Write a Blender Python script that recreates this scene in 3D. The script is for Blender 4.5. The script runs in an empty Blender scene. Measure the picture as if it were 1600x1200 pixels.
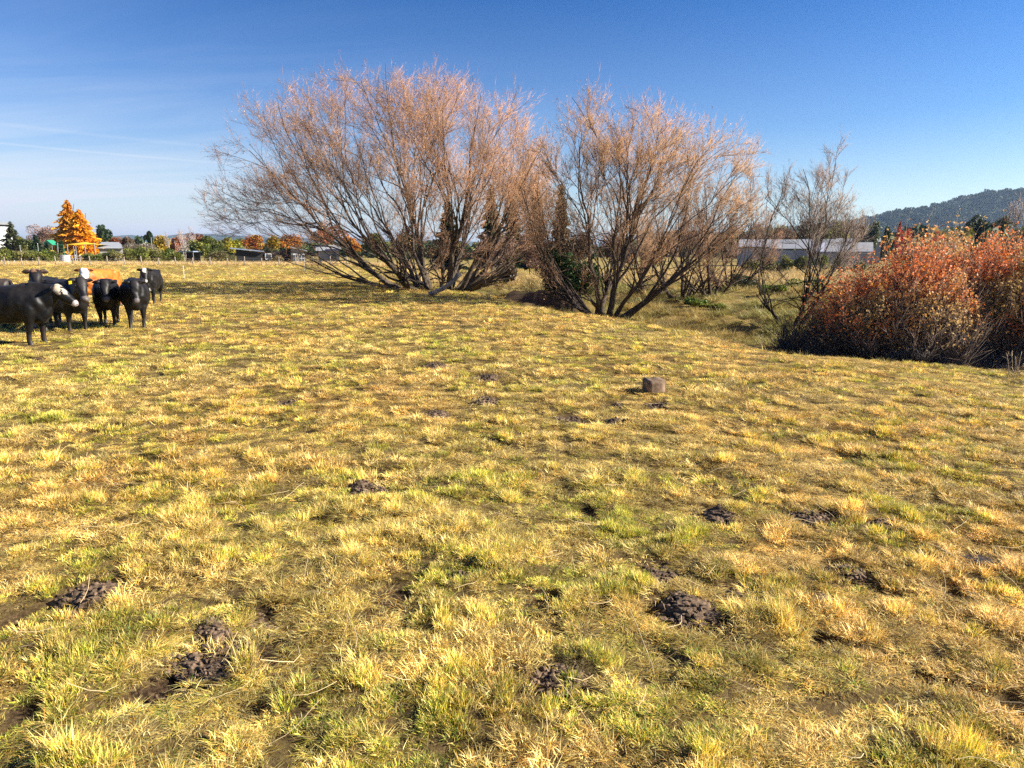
import bpy, math, random
import numpy as np
from mathutils import Vector, Euler, Matrix

random.seed(7)
rng = np.random.default_rng(7)
R = math.radians
sc = bpy.context.scene
COL = sc.collection

# ------------------------------------------------------------------ camera
EYE = 1.8
FPX = 1067.0                       # focal length in pixels of the 1600 px wide photograph
PITCH = math.atan(207.0 / FPX)     # horizon lies 207 px above the centre
cam_data = bpy.data.cameras.new("camera")
cam_data.sensor_width = 36.0
cam_data.lens = 36.0 * FPX / 1600.0
cam_data.clip_start = 0.05
cam_data.clip_end = 30000.0
cam = bpy.data.objects.new("camera", cam_data)
cam.location = (0, 0, EYE)
cam.rotation_euler = (R(90) - PITCH, 0, 0)
COL.objects.link(cam)
sc.camera = cam

# ------------------------------------------------------------------ sky and sun
SUN_VEC = Vector((1.0, -0.04, 0.0)).normalized()
SUN_EL = R(28.5)
world = bpy.data.worlds.new("World")
sc.world = world
world.use_nodes = True
wn, wl = world.node_tree.nodes, world.node_tree.links
for n in list(wn):
    wn.remove(n)
w_out = wn.new("ShaderNodeOutputWorld")
w_bg = wn.new("ShaderNodeBackground")
w_sky = wn.new("ShaderNodeTexSky")
w_sky.sky_type = 'NISHITA'
w_sky.sun_disc = False
w_sky.sun_elevation = SUN_EL
w_sky.sun_rotation = math.atan2(SUN_VEC.x, SUN_VEC.y)
w_sky.altitude = 600
w_sky.air_density = 1.0
w_sky.dust_density = 0.8
w_sky.ozone_density = 2.2
SKY_STRENGTH = 0.063
w_bg.inputs['Strength'].default_value = SKY_STRENGTH
# thin cirrus, thickest low over the horizon, and a few old contrails
w_tc = wn.new("ShaderNodeTexCoord")
w_sep = wn.new("ShaderNodeSeparateXYZ")
wl.new(w_tc.outputs['Generated'], w_sep.inputs[0])


def wmath(op, a, b=None, c=None, clamp=False):
    m = wn.new("ShaderNodeMath")
    m.operation = op
    m.use_clamp = clamp
    for i, v in enumerate((a, b, c)):
        if v is None:
            continue
        if isinstance(v, (int, float)):
            m.inputs[i].default_value = v
        else:
            wl.new(v, m.inputs[i])
    return m.outputs[0]


zc = wmath('MAXIMUM', w_sep.outputs['Z'], 0.015)
ux = wmath('DIVIDE', w_sep.outputs['X'], wmath('ADD', zc, 0.12))
uy = wmath('DIVIDE', w_sep.outputs['Y'], wmath('ADD', zc, 0.12))
w_cmb = wn.new("ShaderNodeCombineXYZ")
wl.new(ux, w_cmb.inputs[0])
wl.new(uy, w_cmb.inputs[1])
w_map = wn.new("ShaderNodeMapping")
w_map.inputs['Rotation'].default_value = (0, 0, R(14))
w_map.inputs['Scale'].default_value = (0.35, 1.5, 1)
w_map.inputs['Location'].default_value = (1.3, 0.35, 0)
wl.new(w_cmb.outputs[0], w_map.inputs[0])
w_n1 = wn.new("ShaderNodeTexNoise")
w_n1.inputs['Scale'].default_value = 0.9
w_n1.inputs['Detail'].default_value = 9
w_n1.inputs['Roughness'].default_value = 0.6
w_n1.inputs['Distortion'].default_value = 0.6
wl.new(w_map.outputs[0], w_n1.inputs['Vector'])
w_r1 = wn.new("ShaderNodeMapRange")
w_r1.inputs['From Min'].default_value = 0.44
w_r1.inputs['From Max'].default_value = 0.80
wl.new(w_n1.outputs['Fac'], w_r1.inputs['Value'])
# west (the -X side) carries more cirrus than the sunny side
w_r2 = wn.new("ShaderNodeMapRange")
w_r2.inputs['From Min'].default_value = 0.15
w_r2.inputs['From Max'].default_value = -0.75
wl.new(w_sep.outputs['X'], w_r2.inputs['Value'])
cirrus = wmath('MULTIPLY', w_r1.outputs[0], w_r2.outputs[0])
w_r3 = wn.new("ShaderNodeMapRange")
w_r3.inputs['From Min'].default_value = 0.55
w_r3.inputs['From Max'].default_value = 0.08
wl.new(w_sep.outputs['Z'], w_r3.inputs['Value'])
cirrus = wmath('MULTIPLY', wmath('MULTIPLY', cirrus, w_r3.outputs[0]), 0.34)


def contrail(z0, slope, width, gain):
    # a straight streak: a great-circle-like band z = z0 + slope * x
    d = wmath('SUBTRACT', w_sep.outputs['Z'], wmath('MULTIPLY_ADD', w_sep.outputs['X'], slope, z0))
    g = wmath('DIVIDE', wmath('ABSOLUTE', d), width)
    g = wmath('SUBTRACT', 1.0, g, clamp=True)
    return wmath('MULTIPLY', wmath('MULTIPLY', g, gain), w_r2.outputs[0])


streaks = wmath('ADD', contrail(0.098, -0.038, 0.0018, 0.2), contrail(0.112, -0.05, 0.003, 0.10))
streaks = wmath('ADD', streaks, contrail(0.078, -0.012, 0.004, 0.12))
veil = wmath('SUBTRACT', 1.0, wmath('DIVIDE', zc, 0.42), clamp=True)      # pale veil low over the horizon, all round
veil = wmath('MULTIPLY', wmath('POWER', veil, 1.9), 0.6)
low = wmath('SUBTRACT', 1.0, wmath('DIVIDE', zc, 0.24), clamp=True)     # soft white cloud sheet low in the west
low = wmath('MULTIPLY', wmath('MULTIPLY', wmath('POWER', low, 1.6), w_r2.outputs[0]), wmath('MULTIPLY_ADD', w_n1.outputs['Fac'], 0.9, 0.25))
cloud_f = wmath('ADD', wmath('ADD', veil, low), wmath('ADD', cirrus, streaks), clamp=True)
w_hsv = wn.new("ShaderNodeHueSaturation")
w_hsv.inputs['Hue'].default_value = 0.510
w_hsv.inputs['Saturation'].default_value = 1.6
w_dn = wn.new("ShaderNodeMixRGB"); w_dn.blend_type = 'MULTIPLY'; w_dn.inputs[0].default_value = 1
w_dn.inputs[2].default_value = (0.125, 0.125, 0.125, 1)
wl.new(w_sky.outputs[0], w_dn.inputs[1])
w_gm = wn.new("ShaderNodeGamma"); w_gm.inputs['Gamma'].default_value = 1.32
wl.new(w_dn.outputs[0], w_gm.inputs[0])
w_upm = wn.new("ShaderNodeMixRGB"); w_upm.blend_type = 'MULTIPLY'; w_upm.inputs[0].default_value = 1
w_upm.inputs[2].default_value = (8.0, 8.0, 8.0, 1)
wl.new(w_gm.outputs[0], w_upm.inputs[1])
wl.new(w_upm.outputs[0], w_hsv.inputs['Color'])
w_mix = wn.new("ShaderNodeMixRGB")
wl.new(cloud_f, w_mix.inputs[0])
wl.new(w_hsv.outputs[0], w_mix.inputs[1])
w_mix.inputs[2].default_value = (5.2, 5.5, 6.1, 1)
wl.new(w_mix.outputs[0], w_bg.inputs['Color'])
wl.new(w_bg.outputs[0], w_out.inputs['Surface'])

sun_data = bpy.data.lights.new("sun", 'SUN')
sun_data.energy = 5.0
sun_data.angle = R(0.53)
sun_data.color = (1.0, 0.93, 0.80)
sun = bpy.data.objects.new("sun", sun_data)
sv = Vector((SUN_VEC.x * math.cos(SUN_EL), SUN_VEC.y * math.cos(SUN_EL), math.sin(SUN_EL)))
sun.rotation_euler = sv.to_track_quat('Z', 'Y').to_euler()
sun.location = sv * 60
COL.objects.link(sun)

sc.view_settings.view_transform = 'Standard'
sc.view_settings.look = 'None'
sc.view_settings.exposure = 1.42
sc.view_settings.gamma = 1.0
sc.cycles.use_denoising = False
sc.cycles.adaptive_threshold = 0.003
sc.cycles.max_bounces = 4
sc.cycles.volume_bounces = 0
sc.cycles.glossy_bounces = 2
sc.cycles.diffuse_bounces = 2
sc.cycles.transmission_bounces = 3
sc.cycles.transparent_max_bounces = 8

# ------------------------------------------------------------------ numeric helpers


def hash2(ix, iy, seed):
    h = (ix.astype(np.int64) * 374761393 + iy.astype(np.int64) * 668265263 + seed * 1442695041) & 0x7fffffff
    h = ((h ^ (h >> 13)) * 1274126177) & 0x7fffffff
    return ((h ^ (h >> 16)) & 0xffff) / 65535.0


def vnoise(x, y, seed=0):
    xi, yi = np.floor(x), np.floor(y)
    fx, fy = x - xi, y - yi
    fx = fx * fx * fx * (fx * (fx * 6 - 15) + 10)
    fy = fy * fy * fy * (fy * (fy * 6 - 15) + 10)
    a = hash2(xi, yi, seed); b = hash2(xi + 1, yi, seed)
    c = hash2(xi, yi + 1, seed); d = hash2(xi + 1, yi + 1, seed)
    return (a + (b - a) * fx) * (1 - fy) + (c + (d - c) * fx) * fy


def fbm(x, y, octaves=4, seed=0, gain=0.5):
    x = np.asarray(x, float); y = np.asarray(y, float)
    t = 0.0; amp = 1.0; tot = 0.0
    ca, sa = math.cos(0.6), math.sin(0.6)
    for o in range(octaves):
        t = t + amp * vnoise(x, y, seed + o * 17)
        tot += amp
        amp *= gain
        x, y = (x * ca - y * sa) * 2.03 + 5.2, (x * sa + y * ca) * 2.03 - 3.1
    return t / tot


def sstep(a, b, x):
    t = np.clip((x - a) / (b - a), 0, 1)
    return t * t * (3 - 2 * t)


def unit(v):
    return v / np.maximum(np.linalg.norm(v, axis=-1, keepdims=True), 1e-9)


CP, SP = math.cos(PITCH), math.sin(PITCH)


def ray(px, py):
    dx = (px - 800.0) / FPX
    dy = -(py - 600.0) / FPX
    return np.array([dx, CP + dy * SP, -SP + dy * CP])


def x_at(px, Y, py=400):
    d = ray(px, py)
    return d[0] / d[1] * Y


def z_at(py, Y):
    d = ray(800, py)
    return EYE + d[2] / d[1] * Y


def px_size(npx, Y):
    return npx / FPX * Y


# ------------------------------------------------------------------ terrain


def z_in(x, y):
    u = np.clip(x + 0.25 * (y - 8.0), 0, 11)
    return -0.006 * u * u


def march(px, py, f):
    d = ray(px, py)
    d = d / d[1]
    lo, hi = 0.5, 300.0
    ys = np.linspace(lo, hi, 6000)
    zz = EYE + d[2] * ys - f(d[0] * ys, ys)
    i = int(np.argmax(zz < 0)) if (zz < 0).any() else len(ys) - 1
    return d[0] * ys[i], ys[i]


EDGE = [march(px, py, z_in) for px, py in
        ((1600, 588), (1430, 566), (1300, 556), (1190, 548), (1080, 519), (960, 498), (860, 486), (760, 468))]
EDGE = [(60.0, 22.0), (24.0, 16.5)] + EDGE + [(-3.0, 34.6), (-8.0, 44.0), (-12.5, 52.0), (-11.0, 62.0), (0.0, 76.0), (30.0, 100.0), (120.0, 170.0)]
EDGE = np.array(EDGE)
POLY = np.vstack([EDGE, [(120.0, 3000.0), (-3000.0, 3000.0), (-3000.0, -300.0), (60.0, -300.0)]])


def edge_dist(x, y):
    """signed distance to the lip of the paddock, positive in the gully"""
    x = np.asarray(x, float); y = np.asarray(y, float)
    best = np.full(x.shape, 1e9)
    for i in range(len(EDGE) - 1):
        ax, ay = EDGE[i]; bx, by = EDGE[i + 1]
        ex, ey = bx - ax, by - ay
        t = np.clip(((x - ax) * ex + (y - ay) * ey) / (ex * ex + ey * ey), 0, 1)
        best = np.minimum(best, np.hypot(x - ax - t * ex, y - ay - t * ey))
    inside = np.zeros(x.shape, bool)
    n = len(POLY)
    for i in range(n):
        ax, ay = POLY[i]; bx, by = POLY[(i + 1) % n]
        if ay == by:
            continue
        c = ((ay > y) != (by > y)) & (x < (bx - ax) * (y - ay) / (by - ay) + ax)
        inside ^= c
    return np.where(inside, -best, best)


SOIL = []     # (x, y, radius) of the bare, trodden or dug places


def base_h(x, y, d=None):
    x = np.asarray(x, float); y = np.asarray(y, float)
    if d is None:
        d = edge_dist(x, y)
    zi = z_in(x, y)
    near = 1 - sstep(45, 62, y)
    far = -0.7 * sstep(-6, 12, x) * sstep(20, 60, y)
    g = sstep(-0.3, 2.8, d) * near
    zi = zi * (1 - sstep(4, 18, d)) + far * sstep(4, 18, d)
    z = zi - 0.42 * g * (1 - sstep(8, 17, d))
    z = z - 0.35 * near * np.exp(-((d - 5.6 - 1.2 * np.sin(x * 0.35 + y * 0.2)) / 1.0) ** 2)
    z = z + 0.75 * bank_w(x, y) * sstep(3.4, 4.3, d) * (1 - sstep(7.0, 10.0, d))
    return z


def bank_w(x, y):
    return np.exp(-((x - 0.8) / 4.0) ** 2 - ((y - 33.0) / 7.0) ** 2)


def ground_h(x, y, d=None):
    x = np.asarray(x, float); y = np.asarray(y, float)
    if d is None:
        d = edge_dist(x, y)
    z = base_h(x, y, d)
    fade = 1 - sstep(60, 160, np.hypot(x, y))
    z = z + fade * 0.16 * (fbm(x * 0.16, y * 0.16, 3, 3) - 0.5)
    close = 1 - sstep(14, 40, np.hypot(x, y))
    z = z + close * 0.10 * (fbm(x * 3.2, y * 3.2, 3, 11) - 0.5)
    z = z + close * 0.04 * (fbm(x * 7.5, y * 7.5, 2, 21) - 0.5)
    z = z + 0.5 * sstep(0.5, 2.5, d) * (1 - sstep(30, 60, y)) * (fbm(x * 0.9, y * 0.9, 3, 41) - 0.5)
    return z


def gh(x, y):
    return float(ground_h(np.array([x]), np.array([y]))[0])


def hit(px, py):
    return march(px, py, ground_h)


# ------------------------------------------------------------------ mesh helpers


def mesh_np(name, verts, faces, smooth=False, col=None, mats=None):
    """verts (N,3); faces: an (M,3) or (M,4) array or a list of such arrays; col (N,3) per vertex"""
    verts = np.asarray(verts, np.float32)
    if not isinstance(faces, list):
        faces = [faces]
    faces = [np.asarray(f, np.int32) for f in faces if len(f)]
    me = bpy.data.meshes.new(name)
    me.vertices.add(len(verts))
    me.vertices.foreach_set("co", verts.ravel())
    nl = sum(f.size for f in faces)
    npoly = sum(len(f) for f in faces)
    me.loops.add(nl)
    me.polygons.add(npoly)
    me.loops.foreach_set("vertex_index", np.concatenate([f.ravel() for f in faces]))
    starts = []; s = 0
    for f in faces:
        k = f.shape[1]
        starts.append(s + np.arange(len(f)) * k)
        s += f.size
    me.polygons.foreach_set("loop_start", np.concatenate(starts).astype(np.int32))
    me.polygons.foreach_set("use_smooth", np.full(npoly, bool(smooth)))
    me.update(calc_edges=True)
    if col is not None:
        a = me.color_attributes.new("Col", 'FLOAT_COLOR', 'POINT')
        c = np.ones((len(verts), 4), np.float32)
        c[:, :3] = col
        a.data.foreach_set("color", c.ravel())
    return me


def tag(o, label=None, cat=None, group=None, kind=None):
    if label: o["label"] = label
    if cat: o["category"] = cat
    if group: o["group"] = group
    if kind: o["kind"] = kind
    return o


def link(name, me, mat=None, parent=None, loc=None, rz=None):
    o = bpy.data.objects.new(name, me)
    COL.objects.link(o)
    if mat is not None and me is not None and len(me.materials) == 0:
        me.materials.append(mat)
    if parent is not None:
        o.parent = parent
    if loc is not None:
        o.location = loc
    if rz is not None:
        o.rotation_euler = (0, 0, rz)
    return o


def empty(name, loc, rz=0.0):
    return link(name, None, loc=loc, rz=rz)


class MB:
    """collects simple solids, builds ONE mesh"""

    def __init__(s):
        s.v = []; s.f3 = []; s.f4 = []; s.n = 0

    def add(s, v, f):
        f = np.asarray(f) + s.n
        (s.f3 if f.shape[1] == 3 else s.f4).append(f)
        s.v.append(np.asarray(v, float)); s.n += len(v)

    def box(s, c, size, rz=0.0, m=None):
        hx, hy, hz = [q / 2 for q in size]
        v = np.array([(x, y, z) for x in (-hx, hx) for y in (-hy, hy) for z in (-hz, hz)])
        if m is not None:
            v = v @ np.array(m).T
        if rz:
            ca, sa = math.cos(rz), math.sin(rz)
            v = v @ np.array([[ca, sa, 0], [-sa, ca, 0], [0, 0, 1]])
        v = v + np.array(c)
        s.add(v, [(0, 1, 3, 2), (4, 6, 7, 5), (0, 4, 5, 1), (2, 3, 7, 6), (0, 2, 6, 4), (1, 5, 7, 3)])
        return s

    def tube(s, pts, radii, sides=8):
        v, f = tubes(np.array([pts], float), np.array([radii], float), sides, cap=True)
        for q in f:
            s.f4.append(q + s.n) if q.shape[1] == 4 else s.f3.append(q + s.n)
        s.v.append(v); s.n += len(v)
        return s

    def prism(s, poly, depth_vec):
        """poly: list of 3D points (planar), extruded by depth_vec"""
        p = np.array(poly, float); q = p + np.array(depth_vec, float); n = len(p)
        base = s.n
        s.v += [p, q]; s.n += 2 * n
        for i in range(n):
            j = (i + 1) % n
            s.f4.append(np.array([[base + i, base + j, base + n + j, base + n + i]]))
        for i in range(1, n - 1):
            s.f3.append(np.array([[base, base + i + 1, base + i]]))
            s.f3.append(np.array([[base + n, base + n + i, base + n + i + 1]]))
        return s

    def build(s, name, mat, parent=None, smooth=False):
        fs = []
        if s.f4: fs.append(np.vstack(s.f4))
        if s.f3: fs.append(np.vstack(s.f3))
        return link(name, mesh_np(name, np.vstack(s.v), fs, smooth), mat, parent)


def tubes(P, rad, sides=3, cap=False):
    """P (N,K,3) polylines, rad (N,K) -> verts, [quads(,tris)]"""
    N, K, _ = P.shape
    T = np.empty_like(P)
    T[:, 1:-1] = P[:, 2:] - P[:, :-2]
    T[:, 0] = P[:, 1] - P[:, 0]
    T[:, -1] = P[:, -1] - P[:, -2]
    T = unit(T)
    ref = np.where(np.abs(T[:, 0, 2:3]) < 0.8, np.array([[0, 0, 1.0]]), np.array([[1.0, 0, 0]]))
    n = unit(np.cross(T[:, 0], ref))
    V = np.empty((N, K, sides, 3))
    ang = np.arange(sides) * 2 * math.pi / sides
    ca, sa = np.cos(ang), np.sin(ang)
    for k in range(K):
        n = unit(n - np.sum(n * T[:, k], -1, keepdims=True) * T[:, k])
        b = np.cross(T[:, k], n)
        V[:, k] = P[:, k, None, :] + rad[:, k, None, None] * (n[:, None, :] * ca[None, :, None] + b[:, None, :] * sa[None, :, None])
    idx = np.arange(N * K * sides).reshape(N, K, sides)
    a = idx[:, :-1, :]; c = idx[:, 1:, :]
    q = np.stack([a, np.roll(a, -1, 2), np.roll(c, -1, 2), c], -1).reshape(-1, 4)
    fs = [q]
    if cap:
        t = []
        for i in range(1, sides - 1):
            t.append(np.stack([idx[:, 0, 0], idx[:, 0, i + 1], idx[:, 0, i]], -1))
            t.append(np.stack([idx[:, -1, 0], idx[:, -1, i], idx[:, -1, i + 1]], -1))
        fs.append(np.vstack(t))
    return V.reshape(-1, 3), fs


def spikes(A, B, rad):
    """(N,3) feet and tips, rad (N,) -> three-sided tapering needles"""
    T = unit(B - A)
    ref = np.where(np.abs(T[:, 2:3]) < 0.8, np.array([[0, 0, 1.0]]), np.array([[1.0, 0, 0]]))
    n = unit(np.cross(T, ref)); b = np.cross(T, n)
    V = np.empty((len(A), 4, 3))
    for i in range(3):
        V[:, i] = A + rad[:, None] * (n * math.cos(i * 2.0944) + b * math.sin(i * 2.0944))
    V[:, 3] = B
    k = np.arange(len(A))[:, None] * 4
    f = np.concatenate([k + np.array([[0, 1, 3]]), k + np.array([[1, 2, 3]]), k + np.array([[2, 0, 3]])])
    return V.reshape(-1, 3), f


# ------------------------------------------------------------------ materials


def mat_new(name):
    m = bpy.data.materials.new(name)
    m.use_nodes = True
    nt = m.node_tree
    return m, nt.nodes, nt.links, nt.nodes['Principled BSDF'], nt.nodes['Material Output']


def ramp(nodes, stops):
    r = nodes.new("ShaderNodeValToRGB")
    el = r.color_ramp.elements
    while len(el) > 1:
        el.remove(el[-1])
    el[0].position = stops[0][0]
    el[0].color = (*stops[0][1], 1)
    for p, c in stops[1:]:
        e = el.new(p)
        e.color = (*c, 1)
    return r


def plain(name, color, rough=0.7, var=0.25, scale=6.0, bump=0.0, spec=0.3, metal=0.0):
    m, n, l, b, o = mat_new(name)
    tc = n.new("ShaderNodeTexCoord")
    t = n.new("ShaderNodeTexNoise")
    t.inputs['Scale'].default_value = scale
    t.inputs['Detail'].default_value = 6
    l.new(tc.outputs['Object'], t.inputs['Vector'])
    c = np.array(color)
    r = ramp(n, [(0.3, tuple(c * (1 - var))), (0.7, tuple(np.minimum(c * (1 + var), 1)))])
    l.new(t.outputs['Fac'], r.inputs[0])
    l.new(r.outputs[0], b.inputs['Base Color'])
    b.inputs['Roughness'].default_value = rough
    b.inputs['Specular IOR Level'].default_value = spec
    b.inputs['Metallic'].default_value = metal
    if bump:
        bp = n.new("ShaderNodeBump")
        bp.inputs['Strength'].default_value = bump
        bp.inputs['Distance'].default_value = 0.02
        l.new(t.outputs['Fac'], bp.inputs['Height'])
        l.new(bp.outputs[0], b.inputs['Normal'])
    return m


def leafy(name, rough=0.6, trans=0.35, spec=0.25, tint=False):
    """colour per vertex, light shining through"""
    m, n, l, b, o = mat_new(name)
    a = n.new("ShaderNodeAttribute")
    a.attribute_name = "Col"
    colr = a.outputs['Color']
    if tint:
        t = n.new("ShaderNodeAttribute")
        t.attribute_type = 'INSTANCER'
        t.attribute_name = "tint"
        mx = n.new("ShaderNodeMixRGB")
        mx.blend_type = 'MULTIPLY'
        mx.inputs[0].default_value = 1
        l.new(a.outputs['Color'], mx.inputs[1])
        l.new(t.outputs['Color'], mx.inputs[2])
        colr = mx.outputs[0]
    l.new(colr, b.inputs['Base Color'])
    b.inputs['Roughness'].default_value = rough
    b.inputs['Specular IOR Level'].default_value = spec
    if trans:
        tr = n.new("ShaderNodeBsdfTranslucent")
        l.new(colr, tr.inputs['Color'])
        ms = n.new("ShaderNodeMixShader")
        ms.inputs[0].default_value = trans
        l.new(b.outputs[0], ms.inputs[1])
        l.new(tr.outputs[0], ms.inputs[2])
        l.new(ms.outputs[0], o.inputs['Surface'])
    return m


M = {}
M['grass'] = leafy("grass_blades", 0.5, 0.3, 0.3, tint=True)
M['leaf'] = leafy("leaves", 0.55, 0.35, 0.3)
M['forest'] = leafy("forest_leaves", 0.7, 0.2, 0.2, tint=True)
M['twig'] = leafy("twigs", 0.7, 0.0, 0.2)


def bark_mat():
    m, n, l, b, o = mat_new("bark")
    a = n.new("ShaderNodeAttribute"); a.attribute_name = "Col"
    tc = n.new("ShaderNodeTexCoord")
    mp = n.new("ShaderNodeMapping"); mp.inputs['Scale'].default_value = (9, 9, 2.2)
    l.new(tc.outputs['Object'], mp.inputs[0])
    t = n.new("ShaderNodeTexNoise"); t.inputs['Scale'].default_value = 2.0; t.inputs['Detail'].default_value = 7
    l.new(mp.outputs[0], t.inputs['Vector'])
    r = ramp(n, [(0.3, (0.45, 0.42, 0.4)), (0.55, (1, 1, 1)), (0.72, (1.9, 1.8, 1.55))])
    l.new(t.outputs['Fac'], r.inputs[0])
    mx = n.new("ShaderNodeMixRGB"); mx.blend_type = 'MULTIPLY'; mx.inputs[0].default_value = 1
    l.new(a.outputs['Color'], mx.inputs[1]); l.new(r.outputs[0], mx.inputs[2])
    l.new(mx.outputs[0], b.inputs['Base Color'])
    b.inputs['Roughness'].default_value = 0.85
    b.inputs['Specular IOR Level'].default_value = 0.15
    bp = n.new("ShaderNodeBump"); bp.inputs['Strength'].default_value = 0.6; bp.inputs['Distance'].default_value = 0.03
    l.new(t.outputs['Fac'], bp.inputs['Height']); l.new(bp.outputs[0], b.inputs['Normal'])
    return m


M['bark'] = bark_mat()


def soil_mat(name="soil", c0=(0.045, 0.029, 0.018), c1=(0.24, 0.16, 0.10), rough=0.85):
    m, n, l, b, o = mat_new(name)
    tc = n.new("ShaderNodeTexCoord")
    t = n.new("ShaderNodeTexNoise"); t.inputs['Scale'].default_value = 28; t.inputs['Detail'].default_value = 8
    l.new(tc.outputs['Object'], t.inputs['Vector'])
    r = ramp(n, [(0.34, c0), (0.52, tuple((np.array(c0) + np.array(c1)) / 2)), (0.7, c1)])
    l.new(t.outputs['Fac'], r.inputs[0]); l.new(r.outputs[0], b.inputs['Base Color'])
    b.inputs['Roughness'].default_value = rough
    b.inputs['Specular IOR Level'].default_value = 0.2
    bp = n.new("ShaderNodeBump"); bp.inputs['Strength'].default_value = 0.9; bp.inputs['Distance'].default_value = 0.012
    l.new(t.outputs['Fac'], bp.inputs['Height']); l.new(bp.outputs[0], b.inputs['Normal'])
    return m


M['soil'] = soil_mat()
M['pat'] = soil_mat("cow_pat", (0.012, 0.009, 0.008), (0.05, 0.04, 0.036), 0.5)


def ground_mat():
    m, n, l, b, o = mat_new("ground")
    tc = n.new("ShaderNodeTexCoord")

    def noise(scale, detail=6, dist=0.0, rough=0.55):
        t = n.new("ShaderNodeTexNoise")
        t.inputs['Scale'].default_value = scale
        t.inputs['Detail'].default_value = detail
        t.inputs['Roughness'].default_value = rough
        t.inputs['Distortion'].default_value = dist
        l.new(tc.outputs['Object'], t.inputs['Vector'])
        return t.outputs['Fac']

    fine = ramp(n, [(0.32, (0.075, 0.045, 0.018)), (0.45, (0.24, 0.16, 0.05)), (0.58, (0.42, 0.31, 0.10)), (0.75, (0.58, 0.44, 0.19))])
    l.new(noise(38.0, 12, 0.3, 0.78), fine.inputs[0])
    green = ramp(n, [(0.3, (0.05, 0.06, 0.012)), (0.7, (0.26, 0.27, 0.05))])
    l.new(noise(11.0, 8), green.inputs[0])
    patch = n.new("ShaderNodeMapRange")
    patch.inputs['From Min'].default_value = 0.46; patch.inputs['From Max'].default_value = 0.66
    patch.inputs['To Max'].default_value = 0.75
    l.new(noise(0.55, 5), patch.inputs['Value'])
    mx = n.new("ShaderNodeMixRGB")
    l.new(patch.outputs[0], mx.inputs[0]); l.new(fine.outputs[0], mx.inputs[1]); l.new(green.outputs[0], mx.inputs[2])
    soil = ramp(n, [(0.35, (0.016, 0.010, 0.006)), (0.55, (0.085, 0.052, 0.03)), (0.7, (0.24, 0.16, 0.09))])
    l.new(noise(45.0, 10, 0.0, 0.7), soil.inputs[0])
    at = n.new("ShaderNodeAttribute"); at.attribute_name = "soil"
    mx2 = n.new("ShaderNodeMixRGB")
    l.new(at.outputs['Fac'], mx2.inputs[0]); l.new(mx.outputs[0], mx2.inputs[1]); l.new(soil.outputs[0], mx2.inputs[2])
    l.new(mx2.outputs[0], b.inputs['Base Color'])
    b.inputs['Roughness'].default_value = 0.95
    b.inputs['Specular IOR Level'].default_value = 0.1
    bp = n.new("ShaderNodeBump"); bp.inputs['Strength'].default_value = 1.0; bp.inputs['Distance'].default_value = 0.03
    l.new(noise(30.0, 10, 0.0, 0.7), bp.inputs['Height']); l.new(bp.outputs[0], b.inputs['Normal'])
    return m


M['ground'] = ground_mat()

# ------------------------------------------------------------------ where the diggings and pats lie (photo px -> ground)
#  px, py, width px, height factor, kind, label
CLODS = [
    (140, 938, 112, 0.34, 'mound', 'low rounded molehill of crumbly brown soil in the grass'),
    (325, 982, 72, 0.42, 'mound', 'dark crumbled clod lying just behind a long ragged turned strip of soil'),
    (330, 1035, 130, 0.16, 'scrape', 'long ragged strip of dark turned soil among tufts'),
    (418, 964, 62, 0.26, 'scrape', 'small broken clod of soil beside the dark crumbled clod'),
    (1075, 942, 110, 0.46, 'mound', 'biggest broken soil heap, steep clotted side beside a dark hollow'),
    (1032, 884, 70, 0.22, 'scrape', 'thin soil scrape just beyond the biggest broken soil heap'),
    (1160, 915, 60, 0.2, 'scrape', 'shallow soil crumbs on the sunny flank of the biggest soil heap'),
    (1536, 860, 78, 0.24, 'pat', 'dried grey black cow pat with a crusted rim'),
    (1118, 800, 72, 0.3, 'mound', 'dug brown soil mound with scattered crumbs on one side'),
    (1270, 800, 80, 0.2, 'scrape', 'broken soil scrape between a dug mound and small clods'),
    (1318, 884, 64, 0.3, 'scrape', 'elongated dark clod lying in a hoof-trodden hollow'),
    (1285, 930, 60, 0.22, 'scrape', 'flat soil scrape tucked under rank grass by the hollow'),
    (1375, 812, 44, 0.3, 'scrape', 'little heap of soil crumbs lying toward the dried cow pat'),
    (572, 762, 62, 0.42, 'mound', 'lone compact clod of brown soil on open pasture'),
    (722, 892, 36, 0.4, 'mound', 'small dark fist-sized clod half hidden by grass'),
    (680, 646, 52, 0.26, 'mound', 'flat dark molehill on the mid pasture'),
    (756, 626, 46, 0.3, 'mound', 'round molehill beside the flat dark one'),
    (886, 650, 52, 0.34, 'mound', 'pointed molehill with a small crumbled tail'),
    (962, 655, 42, 0.42, 'mound', 'broad molehill in front of the stone block'),
    (968, 631, 32, 0.5, 'mound', 'smaller steep molehill beside the stone block shadow'),
    (1022, 628, 50, 0.18, 'scrape', 'strip of loose soil at the foot of the stone block'),
    (682, 570, 48, 0.26, 'scrape', 'low brown soil patch on the far pasture'),
    (760, 588, 48, 0.26, 'mound', 'two-humped low molehill on the far pasture'),
    (264, 633, 38, 0.3, 'pat', 'small black cow pat on the straw coloured grass'),
    (448, 632, 40, 0.22, 'scrape', 'thin dark scrape on the straw coloured grass'),
    (250, 545, 22, 0.3, 'pat', 'dark cow pat lying near the cattle'),
    (407, 487, 20, 0.4, 'mound', 'tiny far molehill out toward the willow shadow'),
    (1418, 772, 26, 0.3, 'pat', 'grey weathered cow pat on the slope'),
    (1596, 762, 34, 0.5, 'mound', 'steep dark clod on the slope below the red shrub'),
    (870, 1052, 90, 0.12, 'scrape', 'trampled bare soil patch among the nearest rank tufts'),
    (60, 562, 34, 0.2, 'scrape', 'scuffed brown soil in front of the cattle'),
]
CLOD_POS = []
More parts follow.
